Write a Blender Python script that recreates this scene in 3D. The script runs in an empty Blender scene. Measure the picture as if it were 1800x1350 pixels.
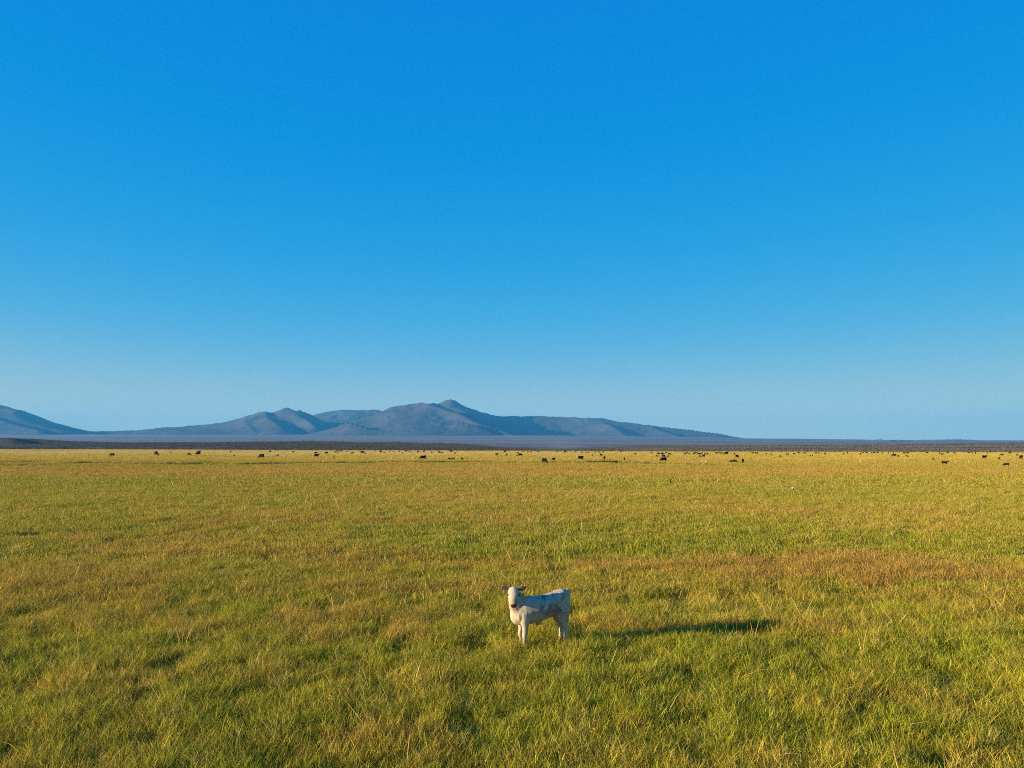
import bpy, math, random
import numpy as np
from mathutils import Vector, Matrix

random.seed(7)
RNG = np.random.default_rng(7)
scene = bpy.context.scene
COL = scene.collection
R = math.radians

# ------------------------------------------------------------------ camera
CAM_H = 3.55
FPX = 1250.0                      # focal length in pixels of the 1800 px wide photograph
PITCH = math.atan(109.0 / FPX)
cam_data = bpy.data.cameras.new('camera')
cam_data.sensor_fit = 'HORIZONTAL'
cam_data.sensor_width = 36.0
cam_data.lens = 36.0 * FPX / 1800.0
cam_data.clip_start = 0.1
cam_data.clip_end = 60000.0
cam = bpy.data.objects.new('camera', cam_data)
COL.objects.link(cam)
cam.location = (0, 0, CAM_H)
cam.rotation_euler = (math.pi / 2 + PITCH, 0, 0)
scene.camera = cam

# ------------------------------------------------------------------ sun, sky, exposure
SUN_EL = R(10.5)
SUN_B = R(15.0)                   # the sun stands to the left, this far round towards the viewer
SUN_DIR = Vector((-math.cos(SUN_B) * math.cos(SUN_EL), -math.sin(SUN_B) * math.cos(SUN_EL), math.sin(SUN_EL)))
sun_data = bpy.data.lights.new('sun', 'SUN')
sun_data.energy = 5.0
sun_data.angle = R(0.53)
sun_data.color = (1.0, 0.83, 0.56)
sun = bpy.data.objects.new('sun', sun_data)
COL.objects.link(sun)
sun.rotation_euler = SUN_DIR.to_track_quat('Z', 'Y').to_euler()
sun.location = (-60, -40, 40)

world = bpy.data.worlds.new('World')
scene.world = world
world.use_nodes = True
wn = world.node_tree
bg = wn.nodes['Background']
sky = wn.nodes.new('ShaderNodeTexSky')
sky.sky_type = 'NISHITA'
sky.sun_disc = False
sky.sun_elevation = SUN_EL
sky.sun_rotation = R(255)         # clockwise from +Y: the azimuth of the sun lamp
sky.air_density = 0.7
sky.dust_density = 0.1
sky.ozone_density = 5.0
bg.inputs['Strength'].default_value = 0.1


def wmath(op, a, b=None):
    n = wn.nodes.new('ShaderNodeMath')
    n.operation = op
    for i, v in enumerate((a, b)):
        if v is None:
            continue
        if hasattr(v, 'links'):
            wn.links.new(v, n.inputs[i])
        else:
            n.inputs[i].default_value = v
    return n.outputs[0]


# colour grade of the whole sky, one tone curve per channel (nishita values at strength 0.1 -> photograph)
sep = wn.nodes.new('ShaderNodeSeparateColor')
wn.links.new(sky.outputs[0], sep.inputs[0])
E_ = 10.0 / 2 ** 1.3               # undo strength and exposure
wtc = wn.nodes.new('ShaderNodeTexCoord')
wdot = wn.nodes.new('ShaderNodeVectorMath')
wdot.operation = 'DOT_PRODUCT'
wn.links.new(wtc.outputs['Generated'], wdot.inputs[0])
wdot.inputs[1].default_value = SUN_DIR
c2 = wmath('POWER', wdot.outputs['Value'], 2.0)
even = wmath('DIVIDE', 0.087, wmath('ADD', 1.0, wmath('MULTIPLY', c2, 0.75)))   # milder phase of the clear air
nr, ng_, nb = (wmath('MULTIPLY', sep.outputs[i], even) for i in range(3))
r3 = wmath('POWER', nr, 3.6)
sg = wmath('DIVIDE', r3, wmath('ADD', r3, 0.071 ** 3.6))
cr = wmath('MULTIPLY', wmath('ADD', wmath('ADD', wmath('MULTIPLY', wmath('MAXIMUM', wmath('SUBTRACT', sg, 0.02), 0.0), 0.34), wmath('MULTIPLY', wmath('POWER', sg, 3.0), 0.22)), wmath('MULTIPLY', wmath('MAXIMUM', wmath('SUBTRACT', nr, 0.3), 0.0), 0.5)), E_)
cg = wmath('ADD', wmath('MULTIPLY', wmath('POWER', sg, 3.0), 0.03 * E_), wmath('MULTIPLY', wmath('POWER', ng_, 0.60), 1.36 * E_))
cb = wmath('MULTIPLY', wmath('MULTIPLY', wmath('POWER', nb, 0.12), wmath('SUBTRACT', wmath('SUBTRACT', 1.0, wmath('MULTIPLY', sg, 0.25)), wmath('MULTIPLY', wmath('POWER', sg, 4.0), 0.10))), 0.90 * E_)
comb = wn.nodes.new('ShaderNodeCombineColor')
for i, c in enumerate((cr, cg, cb)):
    wn.links.new(c, comb.inputs[i])
wn.links.new(comb.outputs[0], bg.inputs['Color'])

scene.view_settings.view_transform = 'Standard'
scene.view_settings.look = 'None'
scene.view_settings.exposure = 1.3
scene.view_settings.gamma = 1.0
scene.view_settings.use_curve_mapping = False
scene.render.engine = 'CYCLES'
scene.cycles.max_bounces = 8
scene.cycles.diffuse_bounces = 3
scene.cycles.transmission_bounces = 4
scene.cycles.volume_bounces = 0
scene.cycles.use_denoising = False
scene.cycles.filter_width = 1.05

# ------------------------------------------------------------------ helpers
SP, CP = math.sin(PITCH), math.cos(PITCH)


def ray(px, py):
    u = (px - 900.0) / FPX
    v = (675.0 - py) / FPX
    y = CP - v * SP
    return u / y, (SP + v * CP) / y          # dx/dy, dz/dy


def ground_pt(px, py, z=0.0):
    a, b = ray(px, py)
    Y = (z - CAM_H) / b
    return a * Y, Y


def at_depth(px, py, Y):
    a, b = ray(px, py)
    return a * Y, Y, CAM_H + b * Y


def project(x, y, z):
    zz = z - CAM_H
    d = y * CP + zz * SP
    return 900 + FPX * x / d, 675 - FPX * (-y * SP + zz * CP) / d


def _hash(ix, iy, seed):
    n = (ix.astype(np.int64) * 374761393 + iy.astype(np.int64) * 668265263 + seed * 1442695041) & 0xFFFFFFFF
    n = ((n ^ (n >> 13)) * 1274126177) & 0xFFFFFFFF
    n = n ^ (n >> 16)
    return (n & 0xFFFFFF) / float(0xFFFFFF)


def vnoise(x, y, seed=0):
    x = np.asarray(x, float)
    y = np.asarray(y, float)
    ix = np.floor(x)
    iy = np.floor(y)
    fx = x - ix
    fy = y - iy
    fx = fx * fx * fx * (fx * (fx * 6 - 15) + 10)
    fy = fy * fy * fy * (fy * (fy * 6 - 15) + 10)
    a = _hash(ix, iy, seed)
    b = _hash(ix + 1, iy, seed)
    c = _hash(ix, iy + 1, seed)
    d = _hash(ix + 1, iy + 1, seed)
    return (a * (1 - fx) + b * fx) * (1 - fy) + (c * (1 - fx) + d * fx) * fy


def fbm(x, y, octv=4, seed=0, gain=0.5):
    s = 0.0
    amp = 1.0
    tot = 0.0
    for i in range(octv):
        s = s + amp * vnoise(x * 2.03 ** i + 17.3 * i, y * 2.03 ** i - 9.1 * i, seed + i * 31)
        tot += amp
        amp *= gain
    return s / tot


def smooth(a, b, x):
    t = np.clip((np.asarray(x, float) - a) / (b - a), 0, 1)
    return t * t * (3 - 2 * t)


def mesh_np(name, verts, faces, mat=None, smooth_shade=False):
    """verts (n,3); faces (m,k) array, or a list of such arrays"""
    me = bpy.data.meshes.new(name)
    verts = np.asarray(verts, np.float32)
    if isinstance(faces, np.ndarray):
        faces = [faces]
    faces = [np.asarray(f, np.int32) for f in faces if len(f)]
    me.vertices.add(len(verts))
    me.vertices.foreach_set('co', verts.ravel())
    nl = sum(f.size for f in faces)
    npoly = sum(len(f) for f in faces)
    me.loops.add(nl)
    me.loops.foreach_set('vertex_index', np.concatenate([f.ravel() for f in faces]))
    me.polygons.add(npoly)
    tot = np.concatenate([np.full(len(f), f.shape[1], np.int32) for f in faces])
    start = np.concatenate([[0], np.cumsum(tot)[:-1]]).astype(np.int32)
    me.polygons.foreach_set('loop_start', start)
    me.polygons.foreach_set('loop_total', tot)
    if smooth_shade:
        me.polygons.foreach_set('use_smooth', np.ones(npoly, bool))
    me.update(calc_edges=True)
    me.validate()
    if mat:
        me.materials.append(mat)
    return me


def attr(me, name, typ, data, domain='POINT'):
    a = me.attributes.new(name, typ, domain)
    key = {'FLOAT': 'value', 'INT': 'value', 'FLOAT_VECTOR': 'vector', 'FLOAT_COLOR': 'color'}[typ]
    a.data.foreach_set(key, np.ascontiguousarray(data, np.int32 if typ == 'INT' else np.float32).ravel())


def link(name, me, parent=None):
    o = bpy.data.objects.new(name, me)
    COL.objects.link(o)
    if parent:
        o.parent = parent
    return o


def tag(o, label=None, cat=None, group=None, kind=None):
    if label:
        o['label'] = label
    if cat:
        o['category'] = cat
    if group:
        o['group'] = group
    if kind:
        o['kind'] = kind
    return o


def grid_faces(nr, nc):
    i = np.arange(nr - 1)[:, None] * nc + np.arange(nc - 1)[None, :]
    return np.stack([i, i + 1, i + nc + 1, i + nc], -1).reshape(-1, 4)


def lines(*seg):
    out = []
    for a, b, st in seg:
        n = max(1, int(round(abs(b - a) / st)))
        out += list(np.linspace(a, b, n, endpoint=False))
    out.append(seg[-1][1])
    return np.array(out)


# ------------------------------------------------------------------ materials
def new_mat(name):
    m = bpy.data.materials.new(name)
    m.use_nodes = True
    nt = m.node_tree
    nt.nodes.clear()
    out = nt.nodes.new('ShaderNodeOutputMaterial')
    return m, nt, out


def mnode(nt, typ, **kw):
    n = nt.nodes.new(typ)
    for k, v in kw.items():
        if k.startswith('i_'):
            n.inputs[k[2:].replace('_', ' ')].default_value = v
        else:
            setattr(n, k, v)
    return n


def noise_tex(nt, scale, detail=4.0, rough=0.55, coord='Object'):
    tc = mnode(nt, 'ShaderNodeTexCoord')
    n = mnode(nt, 'ShaderNodeTexNoise')
    n.inputs['Scale'].default_value = scale
    n.inputs['Detail'].default_value = detail
    n.inputs['Roughness'].default_value = rough
    nt.links.new(tc.outputs[coord], n.inputs['Vector'])
    return n


def mapr(nt, src, a, b, c, d):
    n = mnode(nt, 'ShaderNodeMapRange')
    n.inputs['From Min'].default_value = a
    n.inputs['From Max'].default_value = b
    n.inputs['To Min'].default_value = c
    n.inputs['To Max'].default_value = d
    nt.links.new(src, n.inputs['Value'])
    return n.outputs[0]


def scale_col(nt, col, fac):
    n = mnode(nt, 'ShaderNodeVectorMath', operation='SCALE')
    nt.links.new(col, n.inputs[0])
    nt.links.new(fac, n.inputs['Scale'])
    return n.outputs[0]


def mixcol(nt, fac, a, b):
    n = mnode(nt, 'ShaderNodeMix', data_type='RGBA')
    for key, v in ((0, fac), (6, a), (7, b)):
        if hasattr(v, 'links'):
            nt.links.new(v, n.inputs[key])
        elif isinstance(v, (int, float)):
            n.inputs[key].default_value = v
        else:
            n.inputs[key].default_value = (*v, 1)
    return n.outputs[2]


def blade_mat(name, transl=0.31, rough=0.65, spec=0.12):
    """per-instance colour 'tint' and, from the blade itself, brightness and dryness"""
    m, nt, out = new_mat(name)
    ti = mnode(nt, 'ShaderNodeAttribute', attribute_type='INSTANCER', attribute_name='tint')
    bl = mnode(nt, 'ShaderNodeAttribute', attribute_type='GEOMETRY', attribute_name='blade')
    sp = mnode(nt, 'ShaderNodeSeparateColor')
    nt.links.new(bl.outputs['Color'], sp.inputs[0])
    dry = mapr(nt, sp.outputs[1], 0, 1, 0, 0.55)
    col = mixcol(nt, dry, ti.outputs['Color'], (0.52, 0.345, 0.085))
    col = scale_col(nt, col, sp.outputs[0])
    pb = mnode(nt, 'ShaderNodeBsdfPrincipled')
    pb.inputs['Roughness'].default_value = rough
    pb.inputs['Specular IOR Level'].default_value = spec
    nt.links.new(col, pb.inputs['Base Color'])
    tr = mnode(nt, 'ShaderNodeBsdfTranslucent')
    nt.links.new(col, tr.inputs['Color'])
    mx = mnode(nt, 'ShaderNodeMixShader')
    mx.inputs[0].default_value = transl
    nt.links.new(pb.outputs[0], mx.inputs[1])
    nt.links.new(tr.outputs[0], mx.inputs[2])
    nt.links.new(mx.outputs[0], out.inputs['Surface'])
    return m


def vcol_mat(name, attrname='tone', nscale=None, namp=0.3, rough=0.9, bump=0.0, bscale=None, bdist=0.02, spec=0.2):
    m, nt, out = new_mat(name)
    a = mnode(nt, 'ShaderNodeAttribute', attribute_type='GEOMETRY', attribute_name=attrname)
    col = a.outputs['Color']
    if nscale:
        n = noise_tex(nt, nscale, 6.0, 0.6)
        col = scale_col(nt, col, mapr(nt, n.outputs[0], 0.3, 0.7, 1 - namp, 1 + namp))
    pb = mnode(nt, 'ShaderNodeBsdfPrincipled')
    pb.inputs['Roughness'].default_value = rough
    pb.inputs['Specular IOR Level'].default_value = spec
    nt.links.new(col, pb.inputs['Base Color'])
    if bump:
        n2 = noise_tex(nt, bscale, 5.0, 0.6)
        b = mnode(nt, 'ShaderNodeBump')
        b.inputs['Strength'].default_value = bump
        b.inputs['Distance'].default_value = bdist
        nt.links.new(n2.outputs[0], b.inputs['Height'])
        nt.links.new(b.outputs[0], pb.inputs['Normal'])
    nt.links.new(pb.outputs[0], out.inputs['Surface'])
    return m


def flat_mat(name, color, rough=0.8, nscale=8.0, namp=0.25, spec=0.3, metallic=0.0):
    m, nt, out = new_mat(name)
    n = noise_tex(nt, nscale)
    rgb = mnode(nt, 'ShaderNodeRGB')
    rgb.outputs[0].default_value = (*color, 1)
    col = scale_col(nt, rgb.outputs[0], mapr(nt, n.outputs[0], 0.3, 0.7, 1 - namp, 1 + namp))
    pb = mnode(nt, 'ShaderNodeBsdfPrincipled')
    pb.inputs['Roughness'].default_value = rough
    pb.inputs['Specular IOR Level'].default_value = spec
    pb.inputs['Metallic'].default_value = metallic
    nt.links.new(col, pb.inputs['Base Color'])
    nt.links.new(pb.outputs[0], out.inputs['Surface'])
    return m


M_GRASS = blade_mat('grass_blade')
M_SAGE = blade_mat('sage_leaf', transl=0.1, rough=0.85, spec=0.1)
M_FLOWER = blade_mat('flower_petal', transl=0.2)
M_MEADOW = vcol_mat('meadow_soil', nscale=3.0, namp=0.35, bump=0.6, bscale=9.0, bdist=0.05)
M_PLAIN = vcol_mat('sage_plain_soil', nscale=0.02, namp=0.22)
M_HILL = vcol_mat('hill_slope', nscale=0.012, namp=0.2, bump=0.35, bscale=0.02, bdist=18.0)
M_COAT = vcol_mat('calf_coat', 'coat', nscale=14.0, namp=0.10, rough=0.8, bump=0.4, bscale=45.0, bdist=0.014)
M_COW = vcol_mat('cow_coat', 'coat', nscale=5.0, namp=0.25, rough=0.7, spec=0.08)
M_EYE = flat_mat('eye_dark', (0.012, 0.009, 0.008), rough=0.45, namp=0.1, spec=0.25)
M_TAG = flat_mat('ear_tag_plastic', (0.85, 0.33, 0.02), rough=0.45, namp=0.05)
M_WOOD_DARK = flat_mat('weathered_wood', (0.13, 0.085, 0.05), nscale=6.0)
M_WOOD_PALE = flat_mat('bleached_wood', (0.55, 0.45, 0.27), nscale=6.0)
M_WIRE = flat_mat('rusty_wire', (0.12, 0.08, 0.06), rough=0.6)
M_STEEL = flat_mat('galvanised_steel', (0.30, 0.31, 0.33), rough=0.5, metallic=0.6)
M_CLOD = flat_mat('trampled_mud', (0.20, 0.135, 0.045), nscale=4.0, namp=0.45)
M_BANK = flat_mat('creek_bank_soil', (0.035, 0.03, 0.016), nscale=1.5, namp=0.4)
M_BIRD = vcol_mat('bird_plumage', 'coat', nscale=30.0, namp=0.15)
M_TREE = flat_mat('hill_woodland', (0.045, 0.06, 0.035), nscale=0.1)


def water_mat():
    m, nt, out = new_mat('pond_water')
    pb = mnode(nt, 'ShaderNodeBsdfPrincipled')
    pb.inputs['Base Color'].default_value = (0.05, 0.07, 0.08, 1)
    pb.inputs['Roughness'].default_value = 0.12
    pb.inputs['Specular IOR Level'].default_value = 0.6
    n = noise_tex(nt, 1.2)
    b = mnode(nt, 'ShaderNodeBump')
    b.inputs['Strength'].default_value = 0.05
    nt.links.new(n.outputs[0], b.inputs['Height'])
    nt.links.new(b.outputs[0], pb.inputs['Normal'])
    nt.links.new(pb.outputs[0], out.inputs['Surface'])
    return m


M_WATER = water_mat()

# ------------------------------------------------------------------ the lie of the land
EDGE_PX = np.array([-1500, -400, 0, 225, 450, 600, 900, 1100, 1350, 1575, 1800, 2300, 4000.])
EDGE_PY = np.array([789.4, 789.4, 789.5, 790.4, 791.4, 792, 793, 794, 794.6, 795.1, 796, 796.5, 797.])


def px_of(x, y):
    return 900 + 1250.0 * np.asarray(x, float) / np.maximum(np.asarray(y, float), 1.0)


def edge_depth(px):
    py = np.interp(px, EDGE_PX, EDGE_PY)
    d = CAM_H * 1250.0 / (py - 784.0)
    return d + 14 * (fbm(px / 37.0, px * 0 + 2.2, 3, 5) - 0.5)


# a low cut bank of a dry creek: (px, py) of its foot; the land behind stands a little higher and falls back
CREEKS = [
    dict(pts=[(-260, 816), (-60, 815.5), (0, 815.2), (14, 814.5), (40, 813), (86, 813.8), (110, 816), (128, 817), (150, 816.5), (168, 815.6), (200, 816.4), (240, 817),
              (300, 817.6), (330, 818.4), (380, 818.6), (440, 818.5), (500, 817.2), (540, 815.4), (590, 816.2), (630, 816.2), (660, 814), (700, 813.8), (760, 815),
              (820, 814.2), (900, 814.6), (1000, 815), (1090, 815.2), (1130, 817), (1200, 818.8), (1280, 820), (1340, 820.4)], h=0.40),
    dict(pts=[(-200, 821), (0, 820.2), (20, 819.8), (60, 820.6), (110, 819.6), (140, 820)], h=0.4),
]
for c in CREEKS:
    P = np.array([ground_pt(px, py) for px, py in c['pts']])
    c['x'], c['y'] = P[:, 0], P[:, 1]


def creek_terms(x, y):
    """extra ground height behind the banks"""
    z = np.zeros_like(x)
    for c in CREEKS:
        yc = np.interp(x, c['x'], c['y']) + 0.8 * (vnoise(x / 3.1, x * 0 + 4, 9) - 0.5)
        dy = y - yc
        hh = c['h'] * (0.35 + 1.0 * vnoise(x / 6.0, x * 0 + 1.5, 77)) * smooth(c['x'][0], c['x'][0] + 8, x) * (1 - smooth(c['x'][-1] - 14, c['x'][-1], x))
        z = z + hh * smooth(-0.05, 0.55, dy) * (1 - smooth(3, 24, dy))
    return z


def gz(x, y):
    """meadow height: flat land with hummocks, creek banks"""
    x = np.asarray(x, float)
    y = np.asarray(y, float)
    far = smooth(60, 160, y)
    z = 0.10 * (fbm(x / 1.1, y / 1.1, 3, 11) - 0.5) * (1 - far)
    z = z + 0.16 * (fbm(x / 7.0, y / 7.0, 2, 15) - 0.5)
    # hollows between tussocks
    h = fbm(x / 0.62, y / 0.62, 2, 61)
    z = z - 0.08 * smooth(0.66, 0.76, h) * (1 - smooth(20, 40, y))
    return z + creek_terms(x, y)


def meadow():
    xs = lines((-14000, -2000, 2000), (-2000, -600, 100), (-600, -120, 16), (-120, -40, 2.0), (-40, 40, 0.22), (40, 120, 2.0), (120, 600, 16), (600, 2000, 100), (2000, 14000, 2000))
    ys = lines((-7000, -1000, 1000), (-1000, -50, 95), (-50, 2, 4), (2, 32, 0.22), (32, 60, 0.5), (60, 128, 1.0), (128, 165, 0.35), (165, 300, 1.5), (300, 900, 10))
    X, Y = np.meshgrid(xs, ys)
    Z = gz(X, Y)
    Z = np.where(Y < 2, 0.0, Z)
    px = px_of(X, Y)
    # sink below the sagebrush land past the edge of the meadow
    e = edge_depth(px)
    Z = Z - np.where(Y > 100, 3.0 * smooth(e, e + 60, Y), 0)
    me = mesh_np('meadow', np.stack([X, Y, Z], -1).reshape(-1, 3), grid_faces(len(ys), len(xs)), M_MEADOW, True)
    x, y = X.ravel(), Y.ravel()
    t = ground_colour(x, y) * 0.62
    soil = np.array([0.06, 0.042, 0.02])
    k = (1 - smooth(25, 90, y))[:, None]
    col = t * (1 - 0.6 * k) + soil * 0.6 * k
    # bare soil on the cut bank
    slope = np.abs(creek_terms(x, y + 0.35) - creek_terms(x, y - 0.35))
    b = smooth(0.06, 0.2, slope)[:, None]
    col = col * (1 - b) + np.array([0.04, 0.034, 0.018]) * b
    attr(me, 'tone', 'FLOAT_COLOR', np.concatenate([col, np.ones((len(col), 1))], 1))
    o = link('meadow', me)
    tag(o, 'flat grassy meadow floor reaching to the sagebrush', kind='structure')


# colours of the sward ---------------------------------------------------------
C_GREEN = np.array([0.285, 0.315, 0.016])
C_OLIVE = np.array([0.400, 0.350, 0.026])
C_GOLD = np.array([0.560, 0.372, 0.054])
C_RUST = np.array([0.540, 0.285, 0.055])
C_STRAW = np.array([0.660, 0.440, 0.170])

# (py centre, half height, px centre, half width, colour, weight): broad patches seen in the sward
PATCHES = [
    (1008, 24, 1380, 330, 'rust', .9), (1018, 14, 1560, 150, 'rust', .9), (1010, 26, 1720, 120, 'gold', .4),
    (1062, 34, 1330, 480, 'olive', .5), (1050, 30, 1130, 260, 'gold', .4),
    (965, 42, 930, 330, 'green', .6), (960, 30, 1350, 260, 'green', .5), (955, 22, 1690, 160, 'green', .4),
    (925, 14, 1560, 120, 'gold', .7), (905, 16, 1000, 900, 'gold', .35),
    (1030, 36, 130, 200, 'rust', .65), (1096, 30, 380, 330, 'rust', .5), (985, 26, 300, 260, 'gold', .45), (960, 26, 470, 200, 'gold', .5),
    (985, 34, 480, 120, 'green', .5), (1050, 26, 430, 170, 'green', .45), (975, 20, 80, 140, 'green', .5),
    (990, 18, 700, 220, 'rust', .5), (1020, 30, 950, 300, 'olive', .4), (1080, 30, 640, 180, 'rust', .4),
    (1135, 40, 200, 330, 'green', .45), (1150, 40, 620, 260, 'green', .5), (1110, 45, 1080, 250, 'green', .4), (1175, 50, 1500, 420, 'green', .45),
    (1100, 26, 1350, 300, 'gold', .35), (1075, 22, 1740, 120, 'rust', .4),
    (1200, 25, 100, 130, 'rust', .4), (1300, 30, 720, 120, 'rust', .6), (1335, 20, 1150, 300, 'gold', .55), (1330, 25, 1700, 160, 'rust', .5), (1270, 30, 1080, 120, 'gold', .4),
    (1250, 60, 400, 400, 'green', .4), (1270, 60, 1400, 400, 'green', .4), (1262, 20, 830, 60, 'olive', .8),
    (827, 9, 900, 1100, 'rust', .55), (832, 6, 300, 360, 'rust', .6), (838, 6, 1100, 400, 'rust', .45),
    (856, 13, 800, 900, 'green', .35), (866, 10, 1500, 420, 'green', .3), (851, 6, 150, 300, 'green', .5),
    (880, 14, 250, 420, 'green', .3), (872, 8, 880, 260, 'gold', .5),
    (1022, 12, 1700, 150, 'rust', .8), (1004, 9, 1120, 240, 'rust', .55), (1042, 12, 720, 260, 'rust', .5), (1052, 10, 1500, 300, 'rust', .35),
    (916, 7, 700, 420, 'rust', .5), (898, 5, 1300, 400, 'rust', .35), (972, 8, 430, 300, 'rust', .45), (948, 7, 150, 220, 'rust', .35), (1110, 14, 1250, 300, 'rust', .35), (1180, 16, 420, 260, 'rust', .4), (1230, 16, 1560, 220, 'rust', .35),
    (808, 8, 900, 1200, 'gold', .6), (797, 4.5, 350, 700, 'straw', .8), (798, 3.5, 1400, 700, 'straw', .3),
    (821, 4, 160, 220, 'green', .5), (819, 4, 600, 350, 'green', .35), (822, 5, 1200, 420, 'green', .25), (825, 5, 1700, 220, 'green', .4),
]
PAL = dict(green=C_GREEN, olive=C_OLIVE, gold=C_GOLD, rust=C_RUST, straw=C_STRAW)


def ground_colour(x, y):
    x = np.asarray(x, float)
    y = np.asarray(y, float)
    yy = np.maximum(y, 3.0)
    s = 1 + yy / 26.0                                     # patches read larger with distance
    a = fbm(x / 2.6, y / 2.6, 4, 101) * 0.55 + fbm(x / 14.0, y / 17.0, 3, 131) * 0.45
    b = fbm(x / 1.7 + 40, y / 1.7, 4, 151) * 0.5 + fbm(x / 11.0, y / 16.0, 3, 171) * 0.5
    g = smooth(0.42, 0.60, a)[:, None]
    r = smooth(0.53, 0.66, b)[:, None]
    col = C_OLIVE * (1 - g) + (C_GREEN * 0.7 + C_OLIVE * 0.3) * g
    gold_base = (0.30 + 0.5 * smooth(18, 130, yy))[:, None]
    col = col * (1 - gold_base * 0.62) + C_GOLD * gold_base * 0.62
    r = r * (0.22 + 0.25 * smooth(14, 40, yy))[:, None]
    col = col * (1 - r) + C_RUST * r
    d = yy
    py = 784 + 1250 * CAM_H / d
    px = px_of(x, yy)
    wob = (fbm(px / 90.0, py / 14.0, 3, 211) - 0.5)
    for (pc, ph, xc, xw, cn, wgt) in PATCHES:
        dv = np.abs(py + wob * ph * 2.2 - pc) / ph
        dh = np.abs(px + wob * 160 - xc) / xw
        k = (min(1.0, wgt * (.7 if cn == 'rust' and pc > 1022 and xc < 900 else {'green': .7, 'rust': 1.0}.get(cn, 1.0))) * np.clip(1.3 - dv, 0, 1) * np.clip(2 - 1.6 * dh, 0, 1))[:, None]
        col = col * (1 - k) + PAL[cn] * k
    return col


# ------------------------------------------------------------------ sagebrush land and the apron below the hills
CR_PX = np.array([-4000, -300, 0, 60, 130, 220, 300, 560, 700, 770, 830, 900, 950, 985, 1020, 1060, 1125, 1250, 1400, 1560, 1700, 1800, 2300, 5000.])
CR_PY = np.array([765, 768, 770.5, 772.5, 776.5, 777.6, 777.5, 777.8, 778.6, 780, 783, 788, 791.5, 793, 791, 786.5, 783.4, 783.2, 782.6, 781, 780, 779.6, 779, 779.])
AP_PX = np.array([-5000, 0, 300, 700, 1000, 1250, 1300, 1400, 1500, 1600, 1680, 1720, 1800, 2600, 6000.])
AP_PY = np.array([764, 764, 764, 765, 766, 768.5, 770.3, 771.3, 772.2, 773.6, 772.6, 773.6, 773.9, 774, 774.])


def apron_z(x, y):
    px = px_of(x, y)
    top = np.interp(px, AP_PX, AP_PY)
    zt = CAM_H + 6400 * (784 - top) / 1250.0
    t = np.clip((y - 1500) / 4900.0, 0, 1)
    return zt * (0.75 * t + 0.25 * t * t)


def plain_z(x, y):
    x = np.asarray(x, float)
    y = np.asarray(y, float)
    px = px_of(x, y)
    e = edge_depth(px)
    c = np.interp(px, CR_PX, CR_PY)
    yc = np.where(px < 985, 1250.0, 1150.0)
    zc = np.maximum(CAM_H + yc * (784 - c) / 1250.0 + 0.0, 0.0)
    rise = smooth(0.0, 1.0, (y - e) / (yc - e)) * 0.5 + 0.5 * np.clip((y - e) / (yc - e), 0, 1)
    fall = 1 - 0.8 * smooth(0, 1, (y - yc) / 700.0)
    z = zc * np.where(y < yc, rise, fall)
    amp = smooth(e, e + 120, y) * np.clip(zc / 6.0, 0, 1)
    z = z + amp * (1 - smooth(1500, 2500, y)) * 4.5 * (fbm(x / 190.0, y / 150.0, 3, 301) - 0.5)
    # one longer swell on the left throwing its shade to the right
    z = z + 6.0 * np.exp(-((px - 18) / 34.0) ** 2 - ((y - 1010) / 55.0) ** 2)
    z = z + 3.0 * np.exp(-((px - 560) / 60.0) ** 2 - ((y - 1130) / 40.0) ** 2) + 2.5 * np.exp(-((px - 690) / 40.0) ** 2 - ((y - 1090) / 40.0) ** 2)
    z = np.where(y < e, -0.6 - (e - y) * 0.02, z - 0.12)
    az = apron_z(x, y)
    # low mounds on the far right rise, steep-sided to throw the shade of gullies
    mound_z = 0
    for (gx, gy, w, l, h) in [(1512, 4300, 9, 120, 5), (1545, 4500, 10, 160, 11), (1563, 4350, 8, 140, 10), (1580, 4600, 9, 180, 10), (1598, 4800, 6, 110, 8), (1505, 3900, 12, 100, 4)]:
        q = (px - gx) / w
        mound_z = mound_z + h * np.exp(-((y - gy) / l) ** 2) * np.where(q < 0, np.exp(-(q / 2.4) ** 2), np.exp(-(q / 0.55) ** 2))
    az = az + mound_z + smooth(2200, 4000, y) * 7 * (fbm(x / 420.0, y / 300.0, 4, 331) - 0.5)
    z = np.maximum(z, np.where(y > 1400, az, -10))
    sm = smooth(1350, 1900, y)
    return z * (1 - sm) + np.maximum(z, az) * sm


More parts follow.
